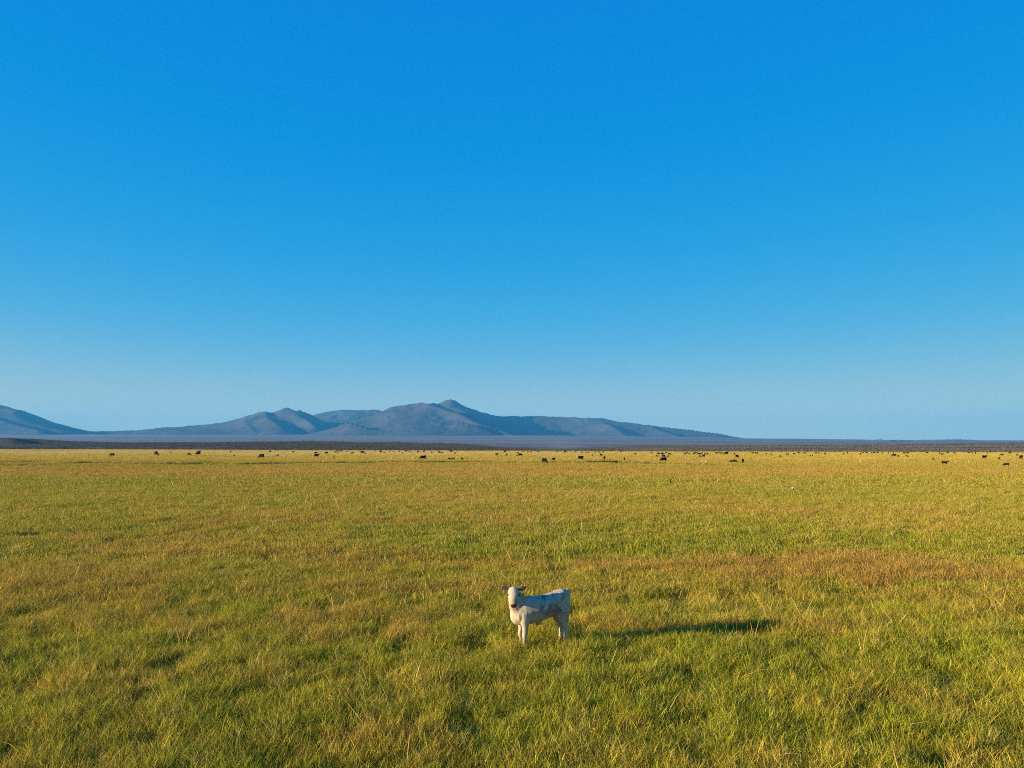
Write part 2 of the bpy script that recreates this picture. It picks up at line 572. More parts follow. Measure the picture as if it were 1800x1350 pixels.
def plain():
    us = np.concatenate([np.linspace(-6, -0.9, 60, endpoint=False), np.linspace(-0.9, 0.9, 420, endpoint=False), np.linspace(0.9, 6, 60)])
    ys = np.concatenate([np.linspace(330, 900, 115, endpoint=False), np.linspace(900, 1500, 70, endpoint=False), np.geomspace(1500, 13500, 150)])
    U, Y = np.meshgrid(us, ys)
    X = U * Y
    Z = plain_z(X, Y)
    me = mesh_np('sagebrush_plain', np.stack([X, Y, Z], -1).reshape(-1, 3), grid_faces(len(ys), len(us)), M_PLAIN, True)
    x, y = X.ravel(), Y.ravel()
    n = fbm(x / 60.0, y / 60.0, 4, 401)[:, None]
    sage = np.array([0.070, 0.058, 0.038]) * (0.75 + 0.5 * n)
    n2 = fbm(x / 700.0, y / 260.0, 4, 411)[:, None]
    ap = np.array([0.145, 0.120, 0.112]) * (0.72 + 0.56 * n2)
    st = smooth(0.52, 0.66, fbm(x / 1500.0, y / 110.0, 4, 421))[:, None]
    ap = ap * (1 - 0.5 * st) + np.array([0.30, 0.235, 0.19]) * 0.5 * st
    k = smooth(1300, 1900, y)[:, None]
    # the pale flat seen through the gap in the sagebrush
    px = px_of(x, y)
    gap = (np.exp(-((px - 985) / 40.0) ** 2) * smooth(640, 760, y) * (1 - smooth(2500, 3500, y)))[:, None]
    col = sage * (1 - k) + ap * k
    gap = gap * smooth(.42, .6, fbm(x / 200.0, y / 45.0, 3, 431))[:, None]
    col = col * (1 - gap * .5) + np.array([0.30, 0.26, 0.18]) * gap * .5
    attr(me, 'tone', 'FLOAT_COLOR', np.concatenate([col, np.ones((len(col), 1))], 1))
    o = link('sagebrush_plain', me)
    tag(o, 'brown sagebrush rise and pale slope up to the hills', kind='structure')


# ------------------------------------------------------------------ hills
RIDGES = [
    # (slope, [(px, py, depth) ...]) : crest lines, each falling away on both sides
    (0.40, [(-420, 712, 7900), (-250, 700, 7700), (-120, 700, 7500), (-40, 706, 7400), (0, 712, 7300), (14, 715, 7300), (34, 725, 7250), (60, 736, 7200), (92, 745.5, 7150), (122, 752, 7100), (160, 757.5, 7000)]),
    (0.30, [(-40, 724, 6900), (-10, 735, 6700), (30, 746, 6500), (70, 755, 6300)]),
    (0.30, [(14, 716, 7200), (30, 730, 6950), (60, 744, 6750), (110, 755, 6600)]),
    (0.20, [(160, 757.0, 7100), (205, 756.5, 7200), (240, 754.8, 7200), (272, 752, 7200), (286, 750.3, 7200), (310, 749.5, 7200), (338, 746.8, 7300), (370, 744.6, 7300), (402, 740.5, 7350), (420, 736, 7350)]),
    (0.22, [(300, 752, 6900), (320, 757, 6700), (350, 761, 6500)]),
    (0.36, [(420, 735.5, 7300), (436, 729.5, 7300), (450, 725.6, 7300), (466, 723.6, 7300), (478, 726, 7350), (490, 722, 7400), (498, 719.2, 7400), (506, 718, 7400), (514, 720, 7400)]),
    (0.40, [(517, 723, 7700), (524, 720.4, 7700), (530, 721.5, 7700), (536, 724, 7700), (544, 727.5, 7700)]),
    (0.50, [(506, 718.5, 7380), (518, 724, 7280), (528, 731, 7150), (540, 738, 7000), (552, 745, 6850)]),
    (0.34, [(468, 724.5, 7250), (470, 732, 7050), (480, 740, 6850), (492, 748, 6650)]),
    (0.34, [(436, 730, 7250), (430, 739, 7000), (440, 748, 6750), (452, 756, 6550)]),
    (0.26, [(556, 726.5, 8500), (580, 723, 8500), (606, 720.2, 8500), (630, 719.3, 8500), (652, 719.8, 8500), (676, 722, 8500), (700, 724, 8500)]),
    (0.34, [(638, 736, 6900), (662, 727, 7000), (676, 721.5, 7000), (688, 716, 7000), (700, 712.5, 7000), (715, 709.6, 7000), (735, 708.3, 7000), (748, 709.5, 6950)]),
    (0.34, [(735, 709, 7100), (752, 709, 7300), (768, 708.2, 7500), (778, 705.4, 7550), (788, 701.8, 7550), (796, 703.2, 7550), (808, 708.5, 7570), (824, 715, 7600), (842, 722, 7650), (862, 729, 7700), (886, 732.6, 7750)]),
    (0.62, [(742, 709.5, 6980), (756, 711.5, 6900), (775, 715, 6820), (795, 720, 6740), (812, 727, 6650), (826, 735, 6560), (842, 742, 6480), (862, 749, 6400), (886, 756, 6320), (900, 760, 6280)]),
    (0.34, [(640, 736, 6900), (626, 742, 6650), (604, 751, 6400), (585, 757, 6250)]),
    (0.60, [(600, 744, 6350), (614, 740, 6320), (628, 743.5, 6300), (646, 748.5, 6280), (662, 753, 6260)]),
    (0.46, [(690, 717, 6950), (692, 726, 6800), (700, 736, 6620), (715, 745, 6450), (740, 752, 6300), (770, 760.5, 6150)]),
    (0.55, [(806, 738.5, 6380), (822, 741, 6340), (838, 746, 6300), (852, 752, 6260), (868, 761, 6200)]),
    (0.5, [(672, 755, 6180), (690, 756.5, 6160), (706, 760, 6140)]),
    (0.34, [(880, 733, 7800), (900, 731, 7800), (925, 730.6, 7800), (955, 731, 7800), (985, 732, 7800), (1015, 732.8, 7750), (1040, 733, 7700), (1056, 734, 7650), (1072, 737.5, 7600), (1090, 740.3, 7550), (1112, 742.8, 7500), (1140, 746.2, 7450), (1170, 749.8, 7400), (1200, 753, 7350), (1222, 755.6, 7300), (1246, 758.8, 7250), (1264, 760.5, 7200), (1284, 764.5, 7150), (1300, 767, 7100), (1318, 769.8, 7050)]),
    (0.30, [(1060, 741, 7500), (1075, 748, 7250), (1085, 754, 7100), (1098, 763, 6850)]),
    (0.30, [(1140, 747, 7450), (1165, 756, 7150), (1190, 764, 6900)]),
]
HX = np.arange(-9200, 3600.1, 16.0)
HY = np.arange(5500, 9500.1, 16.0)


def hills():
    X, Y = np.meshgrid(HX, HY)
    base = apron_z(X, np.minimum(Y, 6500))
    acc = np.zeros_like(X)
    wx = X + 120 * (fbm(X / 420.0, Y / 420.0, 3, 501) - 0.5)
    wy = Y + 120 * (fbm(X / 420.0, Y / 420.0, 3, 521) - 0.5)
    for slope, pts in RIDGES:
        P = np.array([at_depth(*p) for p in pts])
        seg = np.linalg.norm(np.diff(P, axis=0), axis=1)
        s = np.concatenate([[0], np.cumsum(seg)])
        q = np.linspace(0, s[-1], max(2, int(s[-1] / 40)))
        rx, ry, rz = (np.interp(q, s, P[:, i]) for i in range(3))
        best = np.zeros_like(X)
        for a, b, c in zip(rx, ry, rz):
            rb = c - float(apron_z(np.array([a]), np.array([min(b, 6500.0)]))[0])
            if rb < 4:
                continue
            w = rb / (slope * 1.3) * 1.5
            i0, i1 = np.searchsorted(HX, (a - w - 130, a + w + 130))
            j0, j1 = np.searchsorted(HY, (b - w - 130, b + w + 130))
            if i1 <= i0 or j1 <= j0:
                continue
            # the crest itself keeps its place: warp fades out close to it
            d0 = np.hypot(X[j0:j1, i0:i1] - a, Y[j0:j1, i0:i1] - b)
            d1 = np.hypot(wx[j0:j1, i0:i1] - a, wy[j0:j1, i0:i1] - b)
            k = np.clip(d0 / 220.0, 0, 1)
            d = d0 * (1 - k) + d1 * k
            h = rb * np.clip(1 - d / w, 0, 1) ** 1.5
            np.maximum(best[j0:j1, i0:i1], h, out=best[j0:j1, i0:i1])
        acc += best ** 12
    H = acc ** (1 / 12.0)
    rn = 1 - np.abs(fbm(X / 300.0, Y / 300.0, 4, 541) * 2 - 1)
    rg = 1 - np.abs(fbm(X / 130.0, Y / 170.0, 3, 551) * 2 - 1)
    H = H * (1 + 0.10 * (rn - 0.8)) + np.minimum(H, 60) / 60.0 * 7 * (rg - .75) + np.minimum(H, 40) / 40.0 * 3 * (fbm(X / 90.0, Y / 90.0, 3, 561) - 0.5)
    Z = base - 6 + H * 1.02
    me = mesh_np('hills', np.stack([X, Y, Z], -1).reshape(-1, 3), grid_faces(len(HY), len(HX)), M_HILL, True)
    x, y = X.ravel(), Y.ravel()
    px = px_of(x, y)
    hh = H.ravel()
    n = fbm(x / 240.0, y / 240.0, 4, 571)[:, None]
    col = np.array([0.078, 0.072, 0.066]) * (0.7 + 0.6 * n)
    wooded = (np.clip(smooth(0.44, 0.62, fbm(x / 330.0, y / 330.0, 4, 581)) + smooth(1040, 1110, px) * (px < 1330) * 0.75 + (px < 420) * 0.35 - (hh < 12) * .6 - 0.15, 0, 1))[:, None]
    col = col * (1 - 0.62 * wooded) + np.array([0.030, 0.040, 0.032]) * 0.62 * wooded
    attr(me, 'tone', 'FLOAT_COLOR', np.concatenate([col, np.ones((len(col), 1))], 1))
    o = link('hills', me)
    tag(o, 'long blue grey desert hills with a pointed summit', kind='structure')
    return Z, H, wooded.reshape(X.shape)


# ------------------------------------------------------------------ instancing of ground cover
def instancer(name, pts, rot, scl, tint, idx, sources):
    """one stuff object: sources[k] set on every point with idx k"""
    coll = bpy.data.collections.new(name + '_kinds')
    for k, me in enumerate(sources):
        coll.objects.link(bpy.data.objects.new('%s_kind_%02d' % (name, k), me))
    me = bpy.data.meshes.new(name)
    me.vertices.add(len(pts))
    me.vertices.foreach_set('co', np.asarray(pts, np.float32).ravel())
    attr(me, 'rot', 'FLOAT_VECTOR', rot)
    attr(me, 'scl', 'FLOAT_VECTOR', scl)
    attr(me, 'tint', 'FLOAT_VECTOR', tint)
    attr(me, 'pick', 'INT', idx)
    o = link(name, me)
    ng = bpy.data.node_groups.new(name, 'GeometryNodeTree')
    ng.interface.new_socket('Geometry', in_out='INPUT', socket_type='NodeSocketGeometry')
    ng.interface.new_socket('Geometry', in_out='OUTPUT', socket_type='NodeSocketGeometry')
    N = ng.nodes
    gi, go = N.new('NodeGroupInput'), N.new('NodeGroupOutput')
    iop = N.new('GeometryNodeInstanceOnPoints')
    ci = N.new('GeometryNodeCollectionInfo')
    ci.inputs['Collection'].default_value = coll
    ci.inputs['Separate Children'].default_value = True
    ci.inputs['Reset Children'].default_value = True
    ng.links.new(gi.outputs[0], iop.inputs['Points'])
    ng.links.new(ci.outputs[0], iop.inputs['Instance'])
    iop.inputs['Pick Instance'].default_value = True
    for an, dt, sock in (('rot', 'FLOAT_VECTOR', 'Rotation'), ('scl', 'FLOAT_VECTOR', 'Scale'), ('pick', 'INT', 'Instance Index')):
        na = N.new('GeometryNodeInputNamedAttribute')
        na.data_type = dt
        na.inputs['Name'].default_value = an
        ng.links.new(na.outputs['Attribute'], iop.inputs[sock])
    ng.links.new(iop.outputs[0], go.inputs[0])
    md = o.modifiers.new('scatter', 'NODES')
    md.node_group = ng
    o['kind'] = 'stuff'
    return o


def tuft(name, n, radius, hmean, hsd, width, lean=0.25, curl=0.35, dry=0.15, fan=False, heads=0.0, mat=None, bright=(0.65, 1.25), segs=3):
    """a patch of grass: n tapered bent blades, some dry, some carrying a seed head"""
    V, F4, F3, B = [], [], [], []
    for i in range(n):
        a = random.uniform(0, 2 * math.pi)
        rr = radius * math.sqrt(random.random())
        bx, by = rr * math.cos(a), rr * math.sin(a)
        h = max(0.3 * hmean, random.gauss(hmean, hsd))
        w = width * random.uniform(0.7, 1.3)
        la = a + random.gauss(0, 0.6) if fan else random.uniform(0, 2 * math.pi)
        l = abs(random.gauss(lean, lean * 0.6)) * h * (0.5 + rr / radius if fan else 1)
        cu = abs(random.gauss(curl, curl * 0.5)) * h
        isdry = 1.0 if random.random() < dry else 0.0
        head = random.random() < heads
        if head:
            h *= 1.3
            isdry = 0.85
            l *= 0.6
            cu *= 0.4
        fa = random.uniform(0, math.pi)
        wx, wy = math.cos(fa) * w / 2, math.sin(fa) * w / 2
        br = random.uniform(*bright)
        base = len(V)
        prof = [(0, 1), (0.4, 0.85), (0.75, 0.55)] if not head else [(0, 0.6), (0.5, 0.45), (0.8, 0.4)]
        prof = prof[:segs]
        for t, ww in prof:
            cx = bx + math.cos(la) * (l * t + cu * t ** 2.4)
            cy = by + math.sin(la) * (l * t + cu * t ** 2.4)
            z = h * t - 0.3 * cu * t ** 2.5 - (0.04 if t == 0 else 0)
            V += [(cx - wx * ww, cy - wy * ww, z), (cx + wx * ww, cy + wy * ww, z)]
            B += [(br, isdry)] * 2
        for k in range(len(prof) - 1):
            b = base + 2 * k
            F4.append((b, b + 1, b + 3, b + 2))
        tx, ty, tz = bx + math.cos(la) * (l + cu), by + math.sin(la) * (l + cu), h - 0.3 * cu
        e = base + 2 * (len(prof) - 1)
        V.append((tx, ty, tz))
        B.append((br, isdry))
        F3.append((e, e + 1, len(V) - 1))
        if head:                                             # spindle-shaped seed head
            s = len(V)
            hw, hl = width * 0.42, h * 0.14
            for (q, ww) in ((-0.75, 0.3), (0.0, 1.0), (0.8, 0.25)):
                for ang in (0, 2.094, 4.189):
                    V.append((tx + math.cos(ang) * hw * ww, ty + math.sin(ang) * hw * ww, tz + q * hl))
                    B.append((br * 1.05, 0.9))
            for k in range(2):
                for j in range(3):
                    a0, a1 = s + 3 * k + j, s + 3 * k + (j + 1) % 3
                    F4.append((a0, a1, a1 + 3, a0 + 3))
    me = mesh_np(name, np.array(V), [np.array(F4, np.int32).reshape(-1, 4), np.array(F3, np.int32).reshape(-1, 3)], mat or M_GRASS)
    B = np.array(B)
    attr(me, 'blade', 'FLOAT_COLOR', np.stack([B[:, 0], B[:, 1], B[:, 0] * 0, B[:, 0] * 0 + 1], 1))
    return me


def wedge(n, y0, y1, umax=0.80, margin=1.2):
    y = np.sqrt(RNG.uniform(y0 * y0, y1 * y1, n))
    x = RNG.uniform(-1, 1, n) * (umax * y + margin)
    return x, y


CALF_XY = (0.0, 0.0)               # set below, before the grass is sown


def sow(name, zones):
    for zi, z in enumerate(zones):
        x, y = wedge(z['n'], z['y0'], z['y1'])
        keep = np.ones(len(x), bool)
        if z['y1'] > 350:
            keep &= y < edge_depth(px_of(x, y)) + 2
            keep &= ~((np.abs((x + 318) / 50.0) < 1) & (np.abs((y - 382) / 24.0) < 1))
        # trampled places carry hardly any grass
        for (cx, cy, rx, ry, cut) in BARE:
            q = ((x - cx) / rx) ** 2 + ((y - cy) / ry) ** 2
            keep &= ~((q < 1) & (RNG.random(len(x)) < cut))
        # nothing grows on the face of the creek bank
        if z['y0'] < 170 and z['y1'] > 100:
            sl = np.abs(creek_terms(x, y + 0.4) - creek_terms(x, y - 0.4))
            keep &= ~((sl > 0.10) & (RNG.random(len(x)) < 0.92))
            ahead = creek_terms(x, y + 2.2) - creek_terms(x, y)
            keep &= ~((ahead > 0.15) & (RNG.random(len(x)) < 0.8))
        x, y = x[keep], y[keep]
        n = len(x)
        zz = gz(x, y)
        col = ground_colour(x, y) * RNG.uniform(0.82, 1.18, (n, 1))
        # neighbouring plants differ: straw, rust or fresh green mixed in singly
        who = RNG.random(n)
        mixk = (RNG.uniform(.15, .6, n) * (who < .48) * (1 - .6 * smooth(60, 160, y)))[:, None]
        other = np.where((who < .30)[:, None], C_GREEN, np.where((who < .38)[:, None], C_STRAW, C_RUST))
        col = col * (1 - mixk) + other * mixk
        lush = fbm(x / 0.7, y / 0.7, 3, 611)
        lush2 = fbm(x / 0.5, y / 0.5, 2, 621)
        f = 0.80 + 0.34 * lush if z['y0'] < 60 else 0.8 + 0.4 * fbm(x / 9.0, y / 9.0, 2, 631)
        if z['y0'] < 40:
            f = f * (1 - 0.4 * smooth(0.66, 0.78, lush2))
        sx = z['s'] * RNG.uniform(0.8, 1.25, n)
        scl = np.stack([sx, sx, z.get('sh', 1.0) * f * RNG.uniform(0.82, 1.18, n)], 1)
        rot = np.stack([RNG.normal(0, 0.10, n), RNG.normal(0, 0.10, n), RNG.uniform(0, 6.283, n)], 1)
        # dry, seed-bearing kinds where the sward is gold or rust; leafy kinds where green
        nk = len(z['src'])
        dryness = smooth(1.0, 1.9, col[:, 0] / np.maximum(col[:, 1], 1e-3))
        idx = np.clip((dryness * 0.75 + RNG.uniform(-0.35, 0.35, n) + 0.1) * nk, 0, nk - 1).astype(int)
        o = instancer('grass', np.stack([x, y, zz], 1), rot, scl, col, idx, z['src'])
        tag(o, z['label'], kind='stuff')


def bare_at(px, py, wx, wy_m, cut):
    x, y = ground_pt(px, py)
    return (x, y, wx / 1250.0 * y, wy_m, cut)


BARE = [bare_at(890, 876, 110, 3.6, 0.5), bare_at(820, 878, 60, 2.5, 0.45), bare_at(1684, 926, 30, 0.9, 0.7), bare_at(1550, 1240, 24, 0.22, 0.8), bare_at(20, 947, 34, 1.2, 0.8),
        bare_at(112, 942, 24, .7, .7), bare_at(303, 918, 10, .6, .7)]


def grass():
    br = (.4, 1.8)
    near = [tuft('t', 48, .13, .20, .06, .0068, .22, .26, .04, bright=br),
            tuft('t', 46, .13, .19, .06, .0074, .28, .40, .09, bright=br),
            tuft('t', 46, .13, .21, .06, .0066, .20, .25, .16, heads=.02, bright=br),
            tuft('t', 44, .13, .20, .07, .0066, .24, .35, .24, heads=.05, bright=br),
            tuft('t', 42, .13, .21, .07, .0062, .20, .25, .36, heads=.10, bright=br),
            tuft('t', 42, .13, .18, .06, .0066, .26, .40, .50, heads=.06, bright=br)]
    mid = [tuft('t', 54, .27, .20, .06, .0150, .22, .28, .05, bright=(.4, 1.6)),
           tuft('t', 52, .27, .20, .06, .0150, .26, .34, .14, heads=.02, bright=(.4, 1.6)),
           tuft('t', 50, .27, .21, .07, .0140, .20, .28, .26, heads=.05, bright=(.4, 1.6)),
           tuft('t', 48, .27, .20, .07, .0140, .24, .30, .42, heads=.08, bright=(.4, 1.6))]
    far = [tuft('t', 76, .75, .21, .06, .036, .2, .25, .10),
           tuft('t', 72, .75, .21, .06, .034, .2, .25, .28, heads=.08),
           tuft('t', 68, .75, .21, .06, .032, .2, .25, .48, heads=.15)]
    vfar = [tuft('t', 140, 2.4, .12, .03, .045, .25, .25, .10, segs=2, bright=(.8, 1.15)),
            tuft('t', 140, 2.4, .12, .03, .045, .25, .25, .25, segs=2, bright=(.8, 1.15)),
            tuft('t', 140, 2.4, .12, .03, .042, .25, .25, .40, segs=2, bright=(.8, 1.15))]
    sow('grass', [
        dict(n=35000, y0=4.5, y1=21, s=1.0, src=near, label='mixed green and golden meadow grass nearest the viewer'),
        dict(n=66000, y0=16, y1=62, s=1.0, src=mid, label='golden green meadow grass past the calf'),
        dict(n=62000, y0=58, y1=175, s=1.0, src=far, label='golden grass of the middle meadow'),
        dict(n=80000, y0=165, y1=720, s=1.0, src=vfar, label='golden grass of the far meadow among the cattle'),
    ])
    # rounded tussocks standing up from the sward
    tus = [tuft('t', 80, .10, .26, .05, .0055, .45, .6, .06, fan=True), tuft('t', 72, .11, .26, .05, .0055, .5, .6, .18, fan=True),
           tuft('t', 60, .10, .28, .06, .006, .4, .5, .4, fan=True, heads=.1)]
    x, y = wedge(2600, 5, 60)
    keep = fbm(x / 2.5, y / 2.5, 2, 641) > 0.46
    x, y = x[keep], y[keep]
    hx, hy = zip(*[ground_pt(px, py) for px, py in ((828, 1300), (845, 1298), (1695, 1283), (1660, 1285), (1050, 1345), (1720, 1240))])
    x = np.concatenate([x, hx])
    y = np.concatenate([y, hy])
    # a few darker, broad clumps of rush further out
    rx, ry = wedge(170, 42, 165)
    nr_ = len(rx)
    x = np.concatenate([rx, x])
    y = np.concatenate([ry, y])
    n = len(x)
    s = RNG.uniform(0.6, 1.15, n)
    s[-6:] = 1.3
    s[:nr_] = RNG.uniform(1.2, 2.8, nr_)
    col = ground_colour(x, y) * RNG.uniform(0.85, 1.2, (n, 1))
    col[-6:] = C_OLIVE * 1.25
    col[:nr_] = np.array([0.07, 0.075, 0.015]) * RNG.uniform(.7, 1.6, (nr_, 1))
    sz = s.copy()
    sz[:nr_] *= .5
    o = instancer('grass_tussocks', np.stack([x, y, gz(x, y) - .01], 1), np.stack([x * 0, x * 0, RNG.uniform(0, 6.28, n)], 1), np.stack([s, s, sz], 1), col, RNG.integers(0, 3, n), tus)
    tag(o, 'rounded tussocks standing above the meadow grass', kind='stuff')
    # tall bleached stems
    def stems(nm, k):
        return tuft(nm, k, .05 if k > 1 else .005, .52, .08, .007, .18, .16, 1.0, bright=(0.9, 1.5))
    st = [stems('t', 1), stems('t', 2), stems('t', 3)]
    x, y = wedge(2600, 5, 75)
    n = len(x)
    o = instancer('dry_stalks', np.stack([x, y, gz(x, y)], 1), np.stack([RNG.normal(0, .13, n), RNG.normal(0, .13, n), RNG.uniform(0, 6.28, n)], 1),
                  np.stack([1 + y / 40, 1 + y / 40, RNG.uniform(.65, 1.1, n)], 1), np.tile(C_STRAW * 1.15, (n, 1)), RNG.integers(0, 3, n), st)
    tag(o, 'tall bleached grass stalks scattered over the meadow', kind='stuff')
    # long arching straws, as the wind has bent them
    ar = [tuft('t', 1, .005, .50, .03, .007, .7, .9, 1.0, bright=(1.0, 1.4)), tuft('t', 1, .005, .45, .03, .007, 1.0, .6, 1.0, bright=(1.0, 1.4))]
    x, y = wedge(420, 5, 32)
    n = len(x)
    o = instancer('bent_straws', np.stack([x, y, gz(x, y) + .02], 1), np.stack([x * 0, x * 0, RNG.uniform(0, 6.28, n)], 1), np.stack([x * 0 + 1] * 3, 1), np.tile(C_STRAW, (n, 1)), RNG.integers(0, 2, n), ar)
    tag(o, 'long bent straws arching over the grass', kind='stuff')
    # small yellow flower heads
    fl = flower_kinds()
    x, y = wedge(420, 5, 26)
    keep = fbm(x / 2.0, y / 2.0, 2, 651) > 0.44
    x, y = x[keep], y[keep]
    n = len(x)
    o = instancer('wildflowers', np.stack([x, y, gz(x, y)], 1), np.stack([RNG.normal(0, .1, n), RNG.normal(0, .1, n), RNG.uniform(0, 6.28, n)], 1),
                  np.stack([RNG.uniform(.8, 1.2, n)] * 3, 1), np.tile(np.array([0.85, 0.50, 0.01]), (n, 1)), RNG.integers(0, 2, n), fl)
    tag(o, 'small yellow wildflowers dotted in the near grass', kind='stuff')


def flower_kinds():
    out = []
    for nheads in (1, 3):
        V, F, B = [], [], []
        for k in range(nheads):
            ox, oy = random.uniform(-.03, .03) * (nheads > 1), random.uniform(-.03, .03) * (nheads > 1)
            h = random.uniform(.27, .34)
            b = len(V)
            V += [(ox * .3 - .0025, oy * .3, 0), (ox * .3 + .0025, oy * .3, 0), (ox + .0025, oy, h), (ox - .0025, oy, h)]
            F.append((b, b + 1, b + 2, b + 3))
            B += [(0.8, 0.9)] * 4
            for j in range(7):
                a = j * 0.8976
                b = len(V)
                dx, dy = math.cos(a), math.sin(a)
                L, W = .015, .006
                V += [(ox - dy * .002, oy + dx * .002, h), (ox + dy * .002, oy - dx * .002, h), (ox + dx * L + dy * W, oy + dy * L - dx * W, h + .008), (ox + dx * L - dy * W, oy + dy * L + dx * W, h + .008)]
                F.append((b, b + 1, b + 2, b + 3))
                B += [(1.0, 0.0)] * 4
        me = mesh_np('flower', np.array(V), np.array(F, np.int32), M_FLOWER)
        B = np.array(B)
        attr(me, 'blade', 'FLOAT_COLOR', np.stack([B[:, 0], B[:, 1], B[:, 0] * 0, B[:, 0] * 0 + 1], 1))
        out.append(me)
    return out


def bush(name, n, rad, h):
    """one sagebrush: many short leafy sprays over a rounded, open mound"""
    V, F, B = [], [], []
    for i in range(n):
        a = random.uniform(0, 6.283)
        el = math.acos(random.uniform(0, 1))
        rr = random.uniform(0.55, 1.0)
        c = Vector((math.cos(a) * math.sin(el) * rad * rr, math.sin(a) * math.sin(el) * rad * rr, math.cos(el) * h * rr + 0.05))
        s = rad * random.uniform(0.22, 0.42)
        d1 = Vector((random.gauss(0, 1), random.gauss(0, 1), random.gauss(0, .5))).normalized() * s
        d2 = Vector((random.gauss(0, .4), random.gauss(0, .4), random.uniform(.5, 1))).normalized() * s * 1.2
        b = len(V)
        V += [tuple(c - d1 * .5), tuple(c + d1 * .5), tuple(c + d2)]
        F.append((b, b + 1, b + 2))
        br = random.uniform(.6, 1.35)
        B += [(br, 0.0)] * 3
    me = mesh_np(name, np.array(V), np.array(F, np.int32), M_SAGE)
    B = np.array(B)
    attr(me, 'blade', 'FLOAT_COLOR', np.stack([B[:, 0], B[:, 1], B[:, 0] * 0, B[:, 0] * 0 + 1], 1))
    return me


def sagebrush():
    kinds = [bush('b', 46, .55, .8), bush('b', 40, .6, .7), bush('b', 36, .45, .9)]
    y = np.sqrt(RNG.uniform(380 ** 2, 1330 ** 2, 130000))
    x = RNG.uniform(-.82, .82, len(y)) * y
    px = px_of(x, y)
    e = edge_depth(px)
    keep = (y > e) & (RNG.random(len(y)) < np.clip(1.15 - (y - e) / 900.0, .35, 1))
    keep &= ~((np.abs(px - 985) < 50) & (y > e + 90))
    keep &= fbm(x / 22.0, y / 22.0, 3, 701) > 0.36
    x, y = x[keep], y[keep]
    # a fringe right along the edge of the meadow
    fx = RNG.uniform(-.82, .82, 5200)
    fpx = 900 + 1250 * fx
    fy = edge_depth(fpx) + np.abs(RNG.normal(0, 4.0, len(fx)))
    fk = vnoise(fpx / 5.0, fpx * 0, 711) > 0.35
    x = np.concatenate([x, (fx * fy)[fk]])
    y = np.concatenate([y, fy[fk]])
    n = len(x)
    z = np.maximum(plain_z(x, y), -0.1)
    s = RNG.uniform(.6, 1.35, n) * (1 + .25 * smooth(800, 1200, y))
    s[-fk.sum():] *= 1.15
    tone = fbm(x / 30.0, y / 30.0, 3, 721)[:, None]
    side = smooth(900, 1150, px_of(x, y))[:, None]
    col = (np.array([0.098, 0.076, 0.040]) * (1 - side) + np.array([0.125, 0.105, 0.080]) * side) * RNG.uniform(.7, 1.3, (n, 1)) * (.7 + .6 * tone)
    col[-fk.sum():] *= np.array([.9, 1.0, .8])
    o = instancer('sagebrush', np.stack([x, y, z], 1), np.stack([x * 0, x * 0, RNG.uniform(0, 6.28, n)], 1), np.stack([s, s, s * RNG.uniform(.8, 1.3, n)], 1), col, RNG.integers(0, 3, n), kinds)
    tag(o, 'dark sagebrush covering the low rise behind the meadow', kind='stuff')


def hill_trees(Z, H, W):
    V, F = [], []
    n = 0
    ico = [(0, 0, 1.0), (.8, 0, .25), (0, .8, .3), (-.8, 0, .2), (0, -.8, .25), (.1, .1, -.1)]
    tris = [(0, 1, 2), (0, 2, 3), (0, 3, 4), (0, 4, 1), (5, 2, 1), (5, 3, 2), (5, 4, 3), (5, 1, 4)]
    tries = 0
    while n < 3800 and tries < 150000:
        tries += 1
        i, j = random.randrange(2, len(HY) - 2), random.randrange(2, len(HX) - 2)
        if H[i, j] < 8 or HY[i] > 8300:
            continue
        px = px_of(HX[j], HY[i])
        if px < -120 or px > 1400:
            continue
        p = W[i, j] * 0.5 + (0.5 if (1040 < px < 1310 or 130 < px < 420) else 0.015)
        if 560 < px < 980:
            p *= 0.10
        if random.random() > p:
            continue
        s = random.uniform(2.0, 4.6)
        b = len(V)
        ox, oy = random.uniform(-8, 8), random.uniform(-8, 8)
        gxx = (Z[i, j + 1] - Z[i, j - 1]) / 32.0
        gyy = (Z[i + 1, j] - Z[i - 1, j]) / 32.0
        zz = Z[i, j] + gxx * ox + gyy * oy
        V += [(HX[j] + ox + a * s, HY[i] + oy + c * s, zz + d * s * 1.3) for a, c, d in ico]
        F += [(b + p_, b + q, b + r) for p_, q, r in tris]
        n += 1
    # trees on the far right rise
    for k in range(70):
        px = random.gauss(1680, 28)
        y = random.uniform(6300, 6600)
        x = (px - 900) / 1250 * y
        zz = float(plain_z(np.array([x]), np.array([y]))[0])
        s = random.uniform(2.5, 5.0)
        b = len(V)
        V += [(x + a * s, y + c * s, zz + d * s * 1.3) for a, c, d in ico]
        F += [(b + p_, b + q, b + r) for p_, q, r in tris]
    me = mesh_np('woodland', np.array(V), np.array(F, np.int32), M_TREE)
    tag(link('woodland', me), 'dark scattered pines dotting the far hills', kind='stuff')


# ------------------------------------------------------------------ animals
def ring(c, ax, up, rx, ru, rd, n=16):
    """closed ring round centre c, normal ax; half width rx, upper half height ru, lower half height rd"""
    ax = Vector(ax).normalized()
    side = Vector(up).cross(ax).normalized()
    up = ax.cross(side).normalized()
    out = []
    for k in range(n):
        a = 2 * math.pi * k / n
        sy = math.sin(a)
        out.append(Vector(c) + side * (rx * math.cos(a)) + up * ((ru if sy > 0 else rd) * sy))
    return out


def loft(rings):
    n = len(rings[0])
    V = [tuple(p) for r in rings for p in r]
    F = []
    for i in range(len(rings) - 1):
        for k in range(n):
            F.append((i * n + k, i * n + (k + 1) % n, (i + 1) * n + (k + 1) % n, (i + 1) * n + k))
    F.append(tuple(range(n - 1, -1, -1)))
    F.append(tuple((len(rings) - 1) * n + k for k in range(n)))
    return V, F


